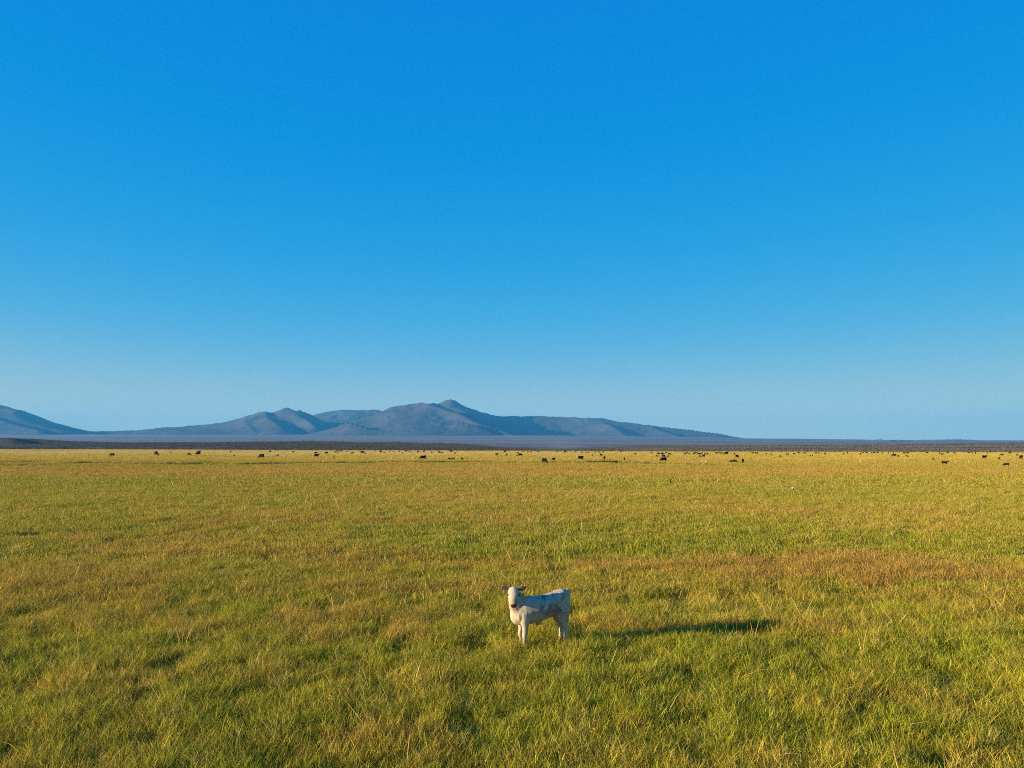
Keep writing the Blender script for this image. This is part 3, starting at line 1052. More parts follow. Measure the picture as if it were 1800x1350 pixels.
def limb(points, n=12, flat=1.0):
    """tube through (x, y, z, radius) joints"""
    P = [Vector(p[:3]) for p in points]
    rr = [p[3] for p in points]
    rings = []
    for i, p in enumerate(P):
        t = (P[min(i + 1, len(P) - 1)] - P[max(i - 1, 0)]).normalized()
        up = Vector((1, 0, 0)) if abs(t.x) < 0.8 else Vector((0, 0, 1))
        rings.append(ring(p, t, up, rr[i] * flat, rr[i], rr[i], n))
    return loft(rings)


def blob(c, r, n=10):
    rings = []
    for i in range(7):
        t = math.pi * (i + .35) / 6.7
        rings.append(ring(Vector(c) + Vector((0, 0, r[2] * math.cos(t))), (0, 0, -1), (1, 0, 0), r[1] * math.sin(t), r[0] * math.sin(t), r[0] * math.sin(t), n))
    return loft(rings)


def fuse(name, parts, voxel, smooth_it, mat):
    """many overlapping lofts become one continuous skin"""
    V, F = [], []
    for v, f in parts:
        b = len(V)
        V += v
        F += [tuple(i + b for i in q) for q in f]
    me = bpy.data.meshes.new(name + '_raw')
    me.from_pydata(V, [], F)
    import bmesh
    bm = bmesh.new()
    bm.from_mesh(me)
    bmesh.ops.recalc_face_normals(bm, faces=bm.faces)
    bm.to_mesh(me)
    bm.free()
    o = bpy.data.objects.new(name + '_raw', me)
    COL.objects.link(o)
    m = o.modifiers.new('r', 'REMESH')
    m.mode = 'VOXEL'
    m.voxel_size = voxel
    m = o.modifiers.new('s', 'SMOOTH')
    m.factor = 0.5
    m.iterations = smooth_it
    dg = bpy.context.evaluated_depsgraph_get()
    out = bpy.data.meshes.new_from_object(o.evaluated_get(dg))
    out.name = name
    bpy.data.objects.remove(o)
    bpy.data.meshes.remove(me)
    out.materials.clear()
    out.materials.append(mat)
    out.polygons.foreach_set('use_smooth', np.ones(len(out.polygons), bool))
    return out


def head_frame(yaw, pitch):
    cy, sy, cp, sp_ = math.cos(yaw), math.sin(yaw), math.cos(pitch), math.sin(pitch)
    F = Vector((cp * cy, cp * sy, -sp_))
    U = Vector((sp_ * cy, sp_ * sy, cp))
    L = U.cross(F)                                  # the animal's left
    return F, U, L


def bovine(pose, calf=False):
    """lofted pieces of one animal, +X forward, +Y its left, z=0 the ground; returns pieces and head frame"""
    if calf:
        T = [(-.575, .91, .76, .06), (-.545, .99, .69, .12), (-.49, 1.03, .63, .17), (-.42, 1.035, .615, .192), (-.30, 1.005, .605, .205), (-.15, .970, .56, .215), (0, .950, .515, .225), (.15, .945, .485, .225),
             (.28, .952, .475, .212), (.38, .950, .47, .195), (.47, .925, .475, .165), (.55, .880, .505, .125), (.60, .82, .56, .07)]
    else:
        T = [(-.80, 1.20, .98, .09), (-.76, 1.30, .84, .20), (-.66, 1.36, .72, .28), (-.50, 1.38, .66, .31), (-.30, 1.35, .60, .33), (-.05, 1.32, .55, .36), (.18, 1.31, .54, .36), (.38, 1.33, .55, .33),
             (.52, 1.34, .56, .30), (.64, 1.30, .58, .25), (.74, 1.20, .66, .18), (.80, 1.08, .76, .09)]
    drop = 0.0
    if pose == 'lie':
        drop = -(0.42 if not calf else .36)
    parts = []
    rings = []
    for x, zt, zb, hw in T:
        zc = zb + (zt - zb) * 0.55
        rings.append(ring((x, 0, zc + drop), (1, 0, 0), (0, 0, 1), hw, zt - zc, zc - zb, 20))
    parts.append(loft(rings))
    k = 1.0 if calf else 1.36
    # head
    if pose == 'calf':
        F, U, L = head_frame(R(68), R(42))
        base = Vector((.575, .06, 1.075))
        hs = 1.0
        neck = [((.40, .0, .74), .155, .21), ((.49, .02, .86), .13, .185), ((.55, .045, .97), .105, .15), ((.575, .06, 1.05), .085, .10)]
    elif pose == 'graze':
        F, U, L = head_frame(R(0), R(62))
        base = Vector((.86 * k, 0, .40 * k)) if calf else Vector((1.14, 0, .50))
        hs = 1.0 if calf else 1.33
        neck = [((.42 * k, 0, .74 * k), .14 * k, .2 * k), ((.58 * k, 0, .64 * k), .11 * k, .155 * k), ((.72 * k, 0, .52 * k), .085 * k, .12 * k), ((.84 * k, 0, .42 * k), .07 * k, .09 * k)]
    else:
        F, U, L = head_frame(R(18), R(28))
        base = Vector((.74 * k, .03, .98 * k + drop))
        hs = 1.0 if calf else 1.33
        neck = [((.42 * k, 0, .74 * k + drop), .14 * k, .2 * k), ((.55 * k, 0, .82 * k + drop), .11 * k, .16 * k), ((.66 * k, .01, .91 * k + drop), .09 * k, .12 * k), ((.73 * k, .03, .97 * k + drop), .075 * k, .09 * k)]
    P = [Vector(c) for c, _, _ in neck]
    nr = []
    for i, (c, hw, hh) in enumerate(neck):
        t = (P[min(i + 1, len(P) - 1)] - P[max(i - 1, 0)]).normalized()
        nr.append(ring(c, t, (0, 0, 1) if abs(t.z) < .9 else (1, 0, 0), hw, hh, hh, 16))
    parts.append(loft(nr))
    sk = [(-.045, .055, .055, .06), (-.015, .090, .088, .095), (.045, .112, .094, .118), (.105, .114, .086, .122), (.155, .098, .074, .112), (.205, .074, .061, .092), (.25, .060, .051, .074), (.285, .060, .048, .064), (.312, .056, .042, .056), (.328, .036, .026, .034)]
    parts.append(loft([ring(base + F * (t * hs), F, U, w * hs, u * hs, d * hs, 16) for t, w, u, d in sk]))
    parts.append(blob(base + U * (.035 * hs) - F * (.0 * hs), (.06 * hs, .065 * hs, .05 * hs)))
    for s in (1, -1):                                 # ears, held out to the sides, open to the front
        e0 = base + L * (s * .075 * hs) + F * (.005 * hs) + U * (.03 * hs)
        e = []
        for t, w, th in ((0, .018, .016), (.04, .036, .014), (.085, .052, .012), (.13, .042, .010), (.165, .014, .008)):
            c = e0 + (L * s * t + U * (.22 * t) - F * (.20 * t)) * hs
            ax = (L * s + U * .22 - F * .20).normalized()
            e.append(ring(c, ax, (U * .75 - F * .65).normalized(), th * hs, w * hs, w * hs, 10))
        parts.append(loft(e))
    # legs
    if pose != 'lie':
        if calf:
            FR = [(.37, .11, .70, .115), (.375, .11, .56, .09), (.36, .104, .47, .066), (.365, .10, .38, .050), (.375, .10, .315, .053), (.37, .10, .26, .042), (.365, .10, .16, .036), (.365, .10, .10, .042), (.38, .10, .05, .040), (.39, .10, 0.0, .050)]
            HI = [(-.40, .11, .78, .14), (-.38, .115, .66, .135), (-.38, .115, .56, .098), (-.42, .112, .46, .064), (-.465, .11, .385, .050), (-.48, .11, .34, .047), (-.46, .11, .25, .037), (-.45, .112, .15, .037), (-.445, .112, .10, .043), (-.425, .112, .05, .042), (-.41, .112, 0, .050)]
        else:
            FR = [(.50, .17, .95, .18), (.50, .17, .72, .13), (.48, .16, .60, .095), (.49, .15, .48, .072), (.50, .15, .40, .070), (.49, .15, .30, .054), (.49, .15, .14, .054), (.51, .15, .0, .066)]
            HI = [(-.54, .17, 1.05, .21), (-.50, .18, .88, .20), (-.50, .18, .72, .145), (-.58, .17, .58, .09), (-.66, .16, .48, .072), (-.66, .16, .42, .066), (-.64, .16, .28, .054), (-.63, .16, .12, .054), (-.60, .16, 0, .066)]
        off = {'calf': ((.0, .0), (.0, .0)), 'graze': ((.06, -.10), (-.06, .09)), 'stand': ((.03, -.03), (-.05, .05))}.get(pose, ((0, 0), (0, 0)))
        for s, i in ((1, 0), (-1, 1)):
            zt = FR[0][2]
            parts.append(limb([(x + off[0][i] * (1 - z / zt), y * s, z, r) for x, y, z, r in FR], 12, .85))
            zt = HI[0][2]
            parts.append(limb([(x + off[1][i] * (1 - z / zt), y * s, z, r) for x, y, z, r in HI], 12, .8))
    else:
        for s in (1, -1):
            parts.append(limb([(.30 * k, .18 * k * s, .16 * k, .10 * k), (.52 * k, .22 * k * s, .08 * k, .07 * k), (.40 * k, .26 * k * s, .05 * k, .05 * k), (.26 * k, .27 * k * s, .04 * k, .045 * k)], 10))
            parts.append(limb([(-.30 * k, .20 * k * s, .22 * k, .15 * k), (-.12 * k, .27 * k * s, .12 * k, .09 * k), (-.30 * k, .30 * k * s, .06 * k, .06 * k), (-.42 * k, .30 * k * s, .05 * k, .045 * k)], 10))
    # tail
    if calf:
        parts.append(limb([(-.52, 0, 1.0 + drop, .05), (-.572, 0, .96 + drop, .035), (-.592, 0, .84 + drop, .028), (-.575, 0, .70 + drop, .026), (-.555, 0, .58 + drop, .028), (-.55, 0, .50 + drop, .032), (-.55, 0, .43 + drop, .014)], 10))
        parts.append(blob((.05, 0, .495 + drop), (.07, .03, .055)))
        for s in (1, -1):                             # hip, pin and shoulder bones under the hide
            parts.append(blob((-.36, .125 * s, .955 + drop), (.06, .045, .045)))
            parts.append(blob((-.525, .075 * s, .955 + drop), (.05, .04, .045)))
            parts.append(blob((.47, .105 * s, .66 + drop), (.075, .06, .11)))
            parts.append(blob((.33, .10 * s, .885 + drop), (.09, .06, .06)))
    else:
        parts.append(limb([(-.78, 0, 1.30 + drop, .05), (-.85, 0, 1.22 + drop, .04), (-.87, .02, 1.0 + drop * .8, .035), (-.87, .02, .8 + drop * .6, .04), (-.86, .02, .62 + drop * .4, .05), (-.86, .02, .5 + drop * .2, .02)], 10))
        parts.append(limb([(-.30, 0, .66 + drop, .12), (-.42, 0, .60 + drop, .13), (-.50, 0, .62 + drop, .09)], 10))
    if pose == 'calf':                               # short-coupled young animal
        parts = [([(p[0] * .91, p[1], p[2]) for p in v], f) for v, f in parts]
        base = Vector((base.x * .91, base.y, base.z))
    return parts, base, F, U, L, hs


def coat_attr(me, func):
    co = np.zeros(len(me.vertices) * 3, np.float32)
    me.vertices.foreach_get('co', co)
    co = co.reshape(-1, 3)
    col = func(co)
    attr(me, 'coat', 'FLOAT_COLOR', np.concatenate([col, np.ones((len(col), 1))], 1))


CALF_HEAD = R(180 + 19.5)            # heading, measured from +X
CALF_PX, CALF_PY = 951.0, 1133.0
cx, cy = ground_pt(CALF_PX, CALF_PY)
CALF_LOC = Vector((cx * 0.965, cy * 0.965, 0.0))


def make_calf():
    parts, base, F, U, L, hs = bovine('calf', True)
    me = fuse('calf', parts, 0.0085, 7, M_COAT)

    def paint(co):
        n = len(co)
        nrm = np.zeros(n * 3, np.float32)
        me.vertices.foreach_get('normal', nrm)
        nrm = nrm.reshape(-1, 3)
        x, y, z = co.T
        c = np.tile(np.array([0.45, 0.36, 0.25]), (n, 1))
        # darker grey-brown blotches along flank and back
        d = fbm(x * 5 + 3, z * 6 + y, 4, 801)
        d = .45 * d + .55 * fbm(x * 15 + z * 9, z * 9 - x * 4 + y * 3, 4, 811)
        k = (smooth(0.44, 0.60, d) * smooth(.58, .72, z) * smooth(.34, .2, x) * smooth(1.03, .95, z) * smooth(-.5, -.3, x) * 0.8)[:, None]
        c = c * (1 - k) + np.array([0.15, 0.115, 0.085]) * k
        rel = co - np.array(base)
        f = rel @ np.array(F)
        u = rel @ np.array(U)
        l = rel @ np.array(L)
        inh = (f > -.1) & (np.abs(l) < .13) & (np.abs(u) < .2)
        bridge = (smooth(.15, .25, f) * inh * (np.abs(l) < .075))[:, None]
        c = c * (1 - bridge * .75) + np.array([0.30, 0.17, 0.095]) * bridge * .75
        nose = (smooth(.288, .308, f + .06 * (np.abs(l) < .02)  * 0) * smooth(-.045, -.02, u) * inh)[:, None]
        c = c * (1 - nose) + np.array([0.045, 0.026, 0.022]) * nose
        for s in (1, -1):
            q = (f - .115) ** 2 + (u - .035) ** 2 + (l - s * .104) ** 2
            e = np.exp(-q / .030 ** 2)[:, None] * .8
            c = c * (1 - e) + np.array([0.12, 0.08, 0.06]) * e
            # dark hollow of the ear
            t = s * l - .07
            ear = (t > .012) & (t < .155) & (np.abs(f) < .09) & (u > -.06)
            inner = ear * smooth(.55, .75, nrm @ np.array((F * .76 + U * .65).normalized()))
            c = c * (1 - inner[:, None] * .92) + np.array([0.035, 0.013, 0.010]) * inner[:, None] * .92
        knee = (np.exp(-((z - .22) / .07) ** 2) * (x > .2) * (z < .42))[:, None] * .45
        c = c * (1 - knee) + np.array([0.30, 0.19, 0.08]) * knee
        hoof = smooth(.065, .04, z)[:, None]
        c = c * (1 - hoof) + np.array([0.06, 0.05, 0.045]) * hoof
        tail = ((x < -.585) & (z < .55)).astype(float)[:, None] * .25
        return c * (1 - tail) + np.array([0.33, 0.3, 0.26]) * tail
    coat_attr(me, paint)
    o = link('calf', me)
    o.location = CALF_LOC
    o.rotation_euler = (0, 0, CALF_HEAD)
    o.location.z = float(gz(np.array([CALF_LOC.x]), np.array([CALF_LOC.y]))[0]) * 0.3
    tag(o, 'cream white calf standing alone in the near grass, face turned to the viewer', 'calf')
    for s in (1, -1):
        v, f = blob(base + F * .115 + U * .032 + L * (s * .103), (.012, .013, .014))
        e = link('eye', mesh_simple('eye', v, f, M_EYE), o)
        v, f = blob(base + F * .317 + U * .012 + L * (s * .026), (.011, .011, .009))
        link('nostril', mesh_simple('nostril', v, f, M_EYE), o)
    # tag hanging in its left ear
    e0 = base + L * .160 + F * .040 + Vector((0, 0, -.035))
    V = []
    for (a, b) in ((-.016, .02), (.016, .02), (.032, -.02), (.030, -.07), (-.030, -.07), (-.032, -.02)):
        V.append(e0 + L * a + Vector((0, 0, b)))
    th = F * .006
    n = len(V)
    VV = [tuple(p) for p in V] + [tuple(p - th) for p in V]
    FF = [tuple(range(n)), tuple(range(2 * n - 1, n - 1, -1))] + [(i, i + n, (i + 1) % n + n, (i + 1) % n) for i in range(n)]
    link('ear_tag', mesh_simple('ear_tag', VV, FF, M_TAG), o)
    return o


def mesh_simple(name, V, F, mat):
    me = bpy.data.meshes.new(name)
    me.from_pydata([tuple(v) for v in V], [], F)
    import bmesh
    bm = bmesh.new()
    bm.from_mesh(me)
    bmesh.ops.recalc_face_normals(bm, faces=bm.faces)
    bm.to_mesh(me)
    bm.free()
    me.materials.append(mat)
    return me


# ---- the herd: (px, bottom py, width px, facing, kind, label)
# facing L/R = head to the left/right, E = seen end on; kind: b black, c small calf, r red, w white face, l lying, t tan lying, s standing head up
NEAR = [
    (197, 803.4, 10, 'L', 'b', 'black cow grazing alone near the left end of the meadow, below the low saddle'),
    (274.3, 801, 9.6, 'R', 'b', 'black cow grazing head right with a tiny calf dot just above its back'),
    (332, 801, 5, 'R', 'b', 'half turned black cow grazing just left of a larger black cow'),
    (348.5, 800.7, 9, 'L', 'b', 'larger black cow grazing head left with two calf dots above its back'),
    (411.7, 802.8, 3.5, 'R', 'c', 'small black calf alone between the far cattle and the fence'),
    (459.7, 806.2, 12, 'L', 'b', 'big black cow grazing head left beside the reddish brown calf'),
    (487.9, 802.8, 6, 'L', 'r', 'reddish brown calf, the only red animal in the herd'),
    (555.6, 798.5, 6.5, 'L', 'b', 'black cow standing right behind another, upper one of the stacked pair'),
    (556, 804.4, 9, 'R', 's', 'black cow standing head right, lower one of the stacked pair'),
    (574, 798.4, 6.2, 'L', 'b', 'black cow grazing head left beyond the triangular wooden brace'),
    (744, 808.7, 12, 'L', 'b', 'big black cow grazing head left at the fence below the mast summit'),
    (789, 809.3, 5, 'R', 'c', 'black calf facing right towards a second calf, left of the two'),
    (796.3, 809.3, 7.5, 'L', 'c', 'black calf facing left towards a second calf, right of the two'),
    (811.9, 809.3, 6, 'R', 'b', 'black cow seen from behind just right of the two facing calves'),
    (873.8, 800.3, 6, 'L', 'l', 'black animal lying flat in the grass left of a round black calf'),
    (890.7, 802.1, 3.5, 'E', 'c', 'round black calf seen end on right of a lying animal'),
    (914.5, 802.4, 8.0, 'R', 'b', 'black cow grazing head right with a calf against its rear'),
    (909.5, 802.0, 2.2, 'L', 'c', 'small black calf against the rear of a grazing cow'),
    (957, 814.8, 10.5, 'R', 'b', 'nearest black cow grazing head right, straight above the white calf'),
    (973, 812.5, 7, 'R', 'c', 'black calf grazing just right of the nearest black cow'),
    (1020.6, 810, 11.5, 'L', 'w', 'black cow with a white face standing broadside'),
    (1041.3, 802.2, 1.6, 'E', 'c', 'tiny calf dot between the white faced cow and a cow pair'),
    (1056.5, 802.3, 5, 'R', 'b', 'black cow and shadow lying low, up and left of a round cow'),
    (1062.6, 813, 5.8, 'E', 'b', 'round looking black cow seen end on right of the white faced cow'),
    (1083.4, 815.8, 3, 'E', 'c', 'little dark calf, lower one of two right of the round cow'),
    (1097.9, 813.4, 2.2, 'E', 'c', 'slim dark calf, upper one of two right of the round cow'),
    (1155.6, 804, 4.5, 'L', 'c', 'left one of three black animals in a row above a big grazing cow'),
    (1166.3, 804.5, 6, 'R', 'b', 'middle one of three black animals in a row above a big grazing cow'),
    (1174, 804.2, 4.5, 'L', 'c', 'right one of three black animals in a row above a big grazing cow'),
    (1157.5, 799.6, 6.2, 'L', 'b', 'left half of a black cow pair overlapping near the far edge'),
    (1164, 800.2, 6.0, 'R', 'b', 'right half of a black cow pair overlapping near the far edge'),
    (1176.9, 800, 4, 'R', 'b', 'tilted black cow right of the overlapping pair'),
    (1167, 814, 12.5, 'L', 'b', 'big black cow grazing head left below a cluster of seven'),
    (1230, 803.9, 3.5, 'R', 'c', 'black calf beside a longer black cow under a scatter of dots'),
    (1237, 804, 5.6, 'L', 'b', 'longer black cow beside a calf under a scatter of dots'),
    (1276.9, 800, 8.4, 'L', 'b', 'long black cow broadside near the far edge under the end of the hill'),
    (1295.6, 805, 8, 'R', 'b', 'black cow grazing head right above a group of three'),
    (1286.9, 814, 4.8, 'L', 'b', 'leftmost of three black cows standing close together near the fence'),
    (1292.8, 814, 5, 'E', 'b', 'middle one of three black cows close together near the fence'),
    (1305.9, 814, 6, 'E', 'b', 'rightmost, blocky one of three black cows near the fence'),
    (1371.9, 804.7, 3.6, 'E', 'b', 'upright black cow seen end on, alone right of the long hill'),
    (1424.6, 803, 3.6, 'L', 'b', 'left one of a black pair side by side on bare ground'),
    (1428.5, 803, 3.4, 'R', 'b', 'right one of a black pair side by side on bare ground'),
    (1403.8, 800, 6, 'L', 't', 'tan cow lying in the grass under a standing black cow'),
    (1572, 803.6, 7, 'L', 'b', 'black cow with arched back below the dark gullies, calf to its right'),
    (1578.9, 803.9, 3, 'R', 'c', 'small calf right of the arched cow below the gullies'),
    (1594.4, 804, 1.4, 'E', 'c', 'tiny calf dot alone right of the arched cow and calf'),
    (1640.6, 809, 4.6, 'L', 'c', 'black calf grazing midway between gullies and right border'),
    (1660.4, 817.1, 7.5, 'R', 'c', 'black calf grazing nearest the viewer on the right, by pale leaning posts'),
    (1730.6, 806.6, 9.2, 'R', 's', 'black cow standing broadside head right near the right border'),
    (1756.6, 808.6, 4, 'E', 'b', 'tall looking black cow seen end on near the right border'),
    (1769, 820.5, 7, 'L', 'b', 'nearest black cow at the lower right, hunched and grazing'),
    (1795.2, 807.7, 5.8, 'E', 'b', 'black cow cut close to the right border of the meadow'),
    (1788, 801.8, 2.2, 'E', 'c', 'small calf just above the cow at the right border'),
]
FAR = [
    ('below the low saddle', [(274.7, 795.8, 2.5), (299.5, 796.5, 1.5), (347, 795.3, 2.5), (351, 795.6, 3.5)]),
    ('below the double humped hill', [(405.4, 795.7, 3.5), (474.4, 795.9, 5), (484, 792.5, 3.5), (487.7, 793, 2), (515.6, 796.2, 2.5)]),
    ('beyond the triangular brace', [(588.5, 796.6, 3.5), (593, 793.6, 3.8), (593.4, 797, 2.5), (596.5, 794.7, 1.5), (599.3, 793.6, 4), (601.9, 795, 1), (609.7, 795, 1.8)]),
    ('right of the brace', [(618.4, 798.5, 2.2), (621.5, 797.2, 1.8), (633.5, 794.8, 1.8), (637, 797.6, 6.5), (641.4, 798.8, 2.2), (660, 794.2, 2.5), (669, 796, 3.8)]),
    ('left of the mast summit', [(675.6, 797, 2), (685, 795, 1), (692.5, 796.2, 1.8), (701.9, 795.2, 3), (707.5, 798.2, 2.4), (713.5, 795, 5), (719.6, 795, 2)]),
    ('under the mast summit', [(723.8, 796.4, 1.5), (735, 796.7, 4), (745.6, 795.3, 4), (758.7, 797, 3), (772.2, 797.2, 4.7), (777.5, 797.5, 3.0)]),
    ('right of the mast summit', [(793, 795.3, 5), (800.2, 798.8, 2.8), (887.5, 795.8, 4.7), (910, 797.9, 4), (919, 795.3, 1.5), (927.9, 796, 2), (933.5, 795.8, 2.2), (945.2, 796.2, 1.2)]),
    ('at the gap in the sagebrush', [(980, 795.7, 1), (993.2, 795.9, 3.5), (1011.9, 795.8, 2), (1023, 796.5, 1.5), (1030.4, 796.8, 2.8), (1034.6, 796.9, 1.8)]),
    ('right of the sagebrush gap', [(1046.9, 796.2, 2.6), (1053.8, 796.7, 3.6), (1060.5, 796.2, 2.8), (1090.9, 796, 1.5), (1116.9, 799.8, 1.6), (1145.6, 798.6, 1.2), (1170.9, 798, 3.2)]),
    ('under the wooded hill, upper row', [(1204, 799.8, 4), (1208, 798, 3.5), (1212.3, 798.8, 2.8), (1222, 797.8, 2.6), (1224.4, 798, 1), (1233.5, 798.4, 1), (1243.8, 799.7, 3.6)]),
    ('under the wooded hill, lower row', [(1219.4, 799.8, 2.4), (1227.5, 800, 1.6), (1231, 800, 1.4), (1239.4, 800, 2)]),
    ('past the hill end', [(1258.3, 798.3, 2), (1261.6, 798, .9), (1265.6, 798.4, 2.8), (1269.5, 798.4, 2.2), (1291.3, 799.6, 1.8)]),
    ('on the open stretch past the hill', [(1323.5, 798, .9), (1327.9, 798.2, 2), (1331.6, 798.3, 3), (1347.5, 799.5, 2), (1355.9, 800.6, 2.2), (1383.8, 800.6, 2.2)]),
    ('around the tan lying cow', [(1396.3, 799.8, 2.8), (1404, 797.8, 3), (1414.4, 798.2, 3), (1434.6, 798, 1.6), (1439.1, 798.2, 1.6), (1450.4, 799.6, 4.2)]),
    ('left of the dark gullies', [(1483.4, 800, 1), (1489.6, 797.8, .9), (1512.5, 800, 2), (1516.9, 797, 2), (1523.5, 797.7, 2.8), (1532.5, 797.4, 2.8)]),
    ('under the dark gullies', [(1536.9, 797.8, 1), (1542.9, 797.9, .9), (1551, 798, 1.8), (1561.5, 798, 1.6), (1570.9, 797.9, 1.8), (1588, 798, 1), (1591.3, 798, 1.6), (1595.9, 798.3, 1.8)]),
    ('right of the gullies', [(1629.1, 798, 3.4), (1651.6, 798.3, 3), (1656.3, 800.8, 1.6), (1666.3, 797.9, 2.4), (1678, 798.3, 1.2)]),
    ('near the right border', [(1703.8, 798, 2.4), (1709.4, 798, 1.4), (1715, 798.4, 3.6), (1735.6, 798, 2.6), (1761.6, 801.6, 1.6), (1775, 798.2, 3), (1789.4, 798.3, 2.6)]),
]
ORD = ['first', 'second', 'third', 'fourth', 'fifth', 'sixth', 'seventh', 'eighth']
NUM = ['zero', 'one', 'two', 'three', 'four', 'five', 'six', 'seven', 'eight']


def make_herd():
    BLACK, DARK, RED, TAN = np.array([.004, .0035, .0035]), np.array([.010, .006, .005]), np.array([.16, .05, .025]), np.array([.42, .28, .14])
    meshes = {}

    def kind_mesh(pose, calf, colour, white=False, key=None):
        key = (pose, calf, key)
        if key in meshes:
            return meshes[key]
        parts, base, F, U, L, hs = bovine(pose, calf)
        me = fuse('cow', parts, .032 if calf else .045, 3, M_COW)

        def paint(co):
            c = np.tile(colour, (len(co), 1))
            if white:
                rel = co - np.array(base)
                f = rel @ np.array(F)
                l = rel @ np.array(L)
                k = ((f > -.1 * hs) & (np.abs(l) < .2) & (rel @ np.array(U) > -.35))
                c[k] = (.75, .70, .64)
            return c
        coat_attr(me, paint)
        meshes[key] = me
        return me

    def place(px, py, w, face, kind, label, group):
        x, y = ground_pt(px, py, 0.16)
        wm = w / 1250.0 * y
        calf = kind in 'cr' or wm < 0.85
        if kind == 'd':
            calf = wm < 1.0
        pose = {'s': 'stand', 'w': 'stand', 'l': 'lie', 't': 'lie'}.get(kind, 'graze')
        if kind in 'cd' and random.random() < .4:
            pose = 'stand'
        if kind == 'r':
            pose = 'graze'
        colour, key = {'r': (RED, 'r'), 't': (TAN, 't'), 'w': (BLACK, 'w')}.get(kind, (BLACK, 'b') if random.random() < .8 else (DARK, 'd'))
        me = kind_mesh(pose, calf, colour, kind == 'w', key)
        full = (1.45 if calf else 2.05) * (1.05 if pose == 'graze' else 1.0)
        wid = .45 if calf else .68
        s = 1.0
        if face == 'E':
            th = R(random.uniform(66, 84))
            ap = full * math.cos(th) + wid * math.sin(th)
            s = min(1.15, max(.6, wm / ap))
        elif face == 'A':
            q = min(1.0, max(.35, wm / full))
            th = math.acos(q) * .8
            s = min(1.15, max(.75, wm / (full * math.cos(th) + wid * math.sin(th) * .6)))
        else:
            th = R(random.uniform(-22, 22))
            if wm < full * .62:
                th = R(random.choice((-1, 1)) * random.uniform(38, 55))
            ap = full * math.cos(th) + wid * abs(math.sin(th)) * .6
            s = min(1.2, max(.6, wm / ap))
        left = face == 'L' or (face in 'EA' and random.random() < .5)
        yaw = (math.pi if left else 0.0) + th * random.choice((1, -1))
        o = link('cow', me) if kind not in 'cr' else link('calf', me)
        o.location = (x, y, float(gz(np.array([x]), np.array([y]))[0]) + .10)
        o.rotation_euler = (0, 0, yaw)
        o.scale = (s * 1.06, s * 1.06, s * 1.15)
        tag(o, label, 'calf' if kind in 'cr' else 'cow', group)

    for px, py, w, face, kind, label in NEAR:
        place(px, py, w, face, kind, label, 'cattle grazing the middle of the meadow')
    for where, L in FAR:
        L = sorted(L)
        for i, (px, py, w) in enumerate(L):
            # far animals in the strip nearest the sagebrush
            py = max(py, float(np.interp(px, EDGE_PX, EDGE_PY)) + 1.3)
            lab = '%s from left of %s tiny dark cattle %s' % (ORD[i], NUM[len(L)], where)
            place(px, py, w, 'A', 'd', lab, 'tiny cattle along the far edge of the meadow')


# ------------------------------------------------------------------ fence, brace, masts, bird, clods, pond
def box_between(a, b, w, d=None):
    """a squared or rounded timber from a to b, slightly tapered (8-sided)"""
    return limb([(*a, w / 2), (*(Vector(a) * .5 + Vector(b) * .5), w / 2 * .96), (*b, w / 2 * .88)], 8)


def fence():
    line = [(-60, 802.2), (24, 802.6), (155, 803.8), (322, 806), (480, 806.2), (602, 807.2), (768, 808.6), (937, 811.4), (1044, 812), (1241, 814.4), (1333, 814.5), (1516, 815.6), (1680, 815.2), (1800, 815), (1900, 815)]
    G = [ground_pt(px, py) for px, py in line]
    lp = [p[0] for p in line]
    gx, gy = [g[0] for g in G], [g[1] for g in G]
    root = bpy.data.objects.new('wire_fence', None)
    COL.objects.link(root)
    root.location = (gx[7], gy[7], 0)
    tag(root, 'long low wire fence with thin posts crossing the far meadow in front of the cattle', 'fence')
    base = root.location.copy()

    def pt(px, z):
        x = float(np.interp(px, lp, gx))
        y = float(np.interp(px, lp, gy))
        return Vector((x, y, z)) - base
    dark = [24, 60, 97, 155, 198, 240, 281, 322, 362, 397, 430, 455, 480, 505, 540, 570, 602, 633, 661, 700, 810, 848, 880, 913, 949, 985, 1018, 1075, 1110, 1150, 1200, 1280, 1384, 1432, 1475, 1560, 1610, 1645, 1693, 1735, 1775, 1795]
    pale = [(116, 0.05, .85), (690, .30, .9), (727, .04, .9), (768.5, .05, .8), (937, -.32, .9), (1044, -.05, .9), (1237, -.42, .85), (1241.5, -.22, .85), (1333, -.12, .6), (1515, -.38, 1.0), (1666, .1, .55), (1680, -.15, .6), (1702, .12, .5), (1715, .05, .4), (1760, .0, .5)]
    me = None
    for px in dark:
        p = pt(px, -.15)
        h = random.uniform(.85, 1.05)
        v, f = box_between((0, 0, 0), (random.uniform(-.05, .05), 0, h + .15), .085)
        o = link('post', mesh_simple('post', v, f, M_WOOD_DARK), root)
        o.location = p
    for px, lean, h in pale:
        p = pt(px, -.15)
        v, f = box_between((0, 0, 0), (lean * (h + .15), random.uniform(-.1, .1), h + .15), .13)
        o = link('post', mesh_simple('post', v, f, M_WOOD_PALE), root)
        o['label'] = 'pale bleached post leaning out of line' if abs(lean) > .15 else 'pale bleached post'
        o.location = p
    allp = sorted(dark + [q[0] for q in pale])
    for zh in (.35, .6, .85):
        V, F = [], []
        pts = [pt(px, zh + random.uniform(-.03, .03)) for px in allp]
        for i, p in enumerate(pts):
            for a in (0, 2.094, 4.189):
                V.append((p.x, p.y + .004 * math.cos(a), p.z + .004 * math.sin(a)))
        for i in range(len(pts) - 1):
            for k in range(3):
                F.append((3 * i + k, 3 * i + (k + 1) % 3, 3 * i + 3 + (k + 1) % 3, 3 * i + 3 + k))
        link('wire', mesh_simple('wire', V, F, M_WIRE), root)


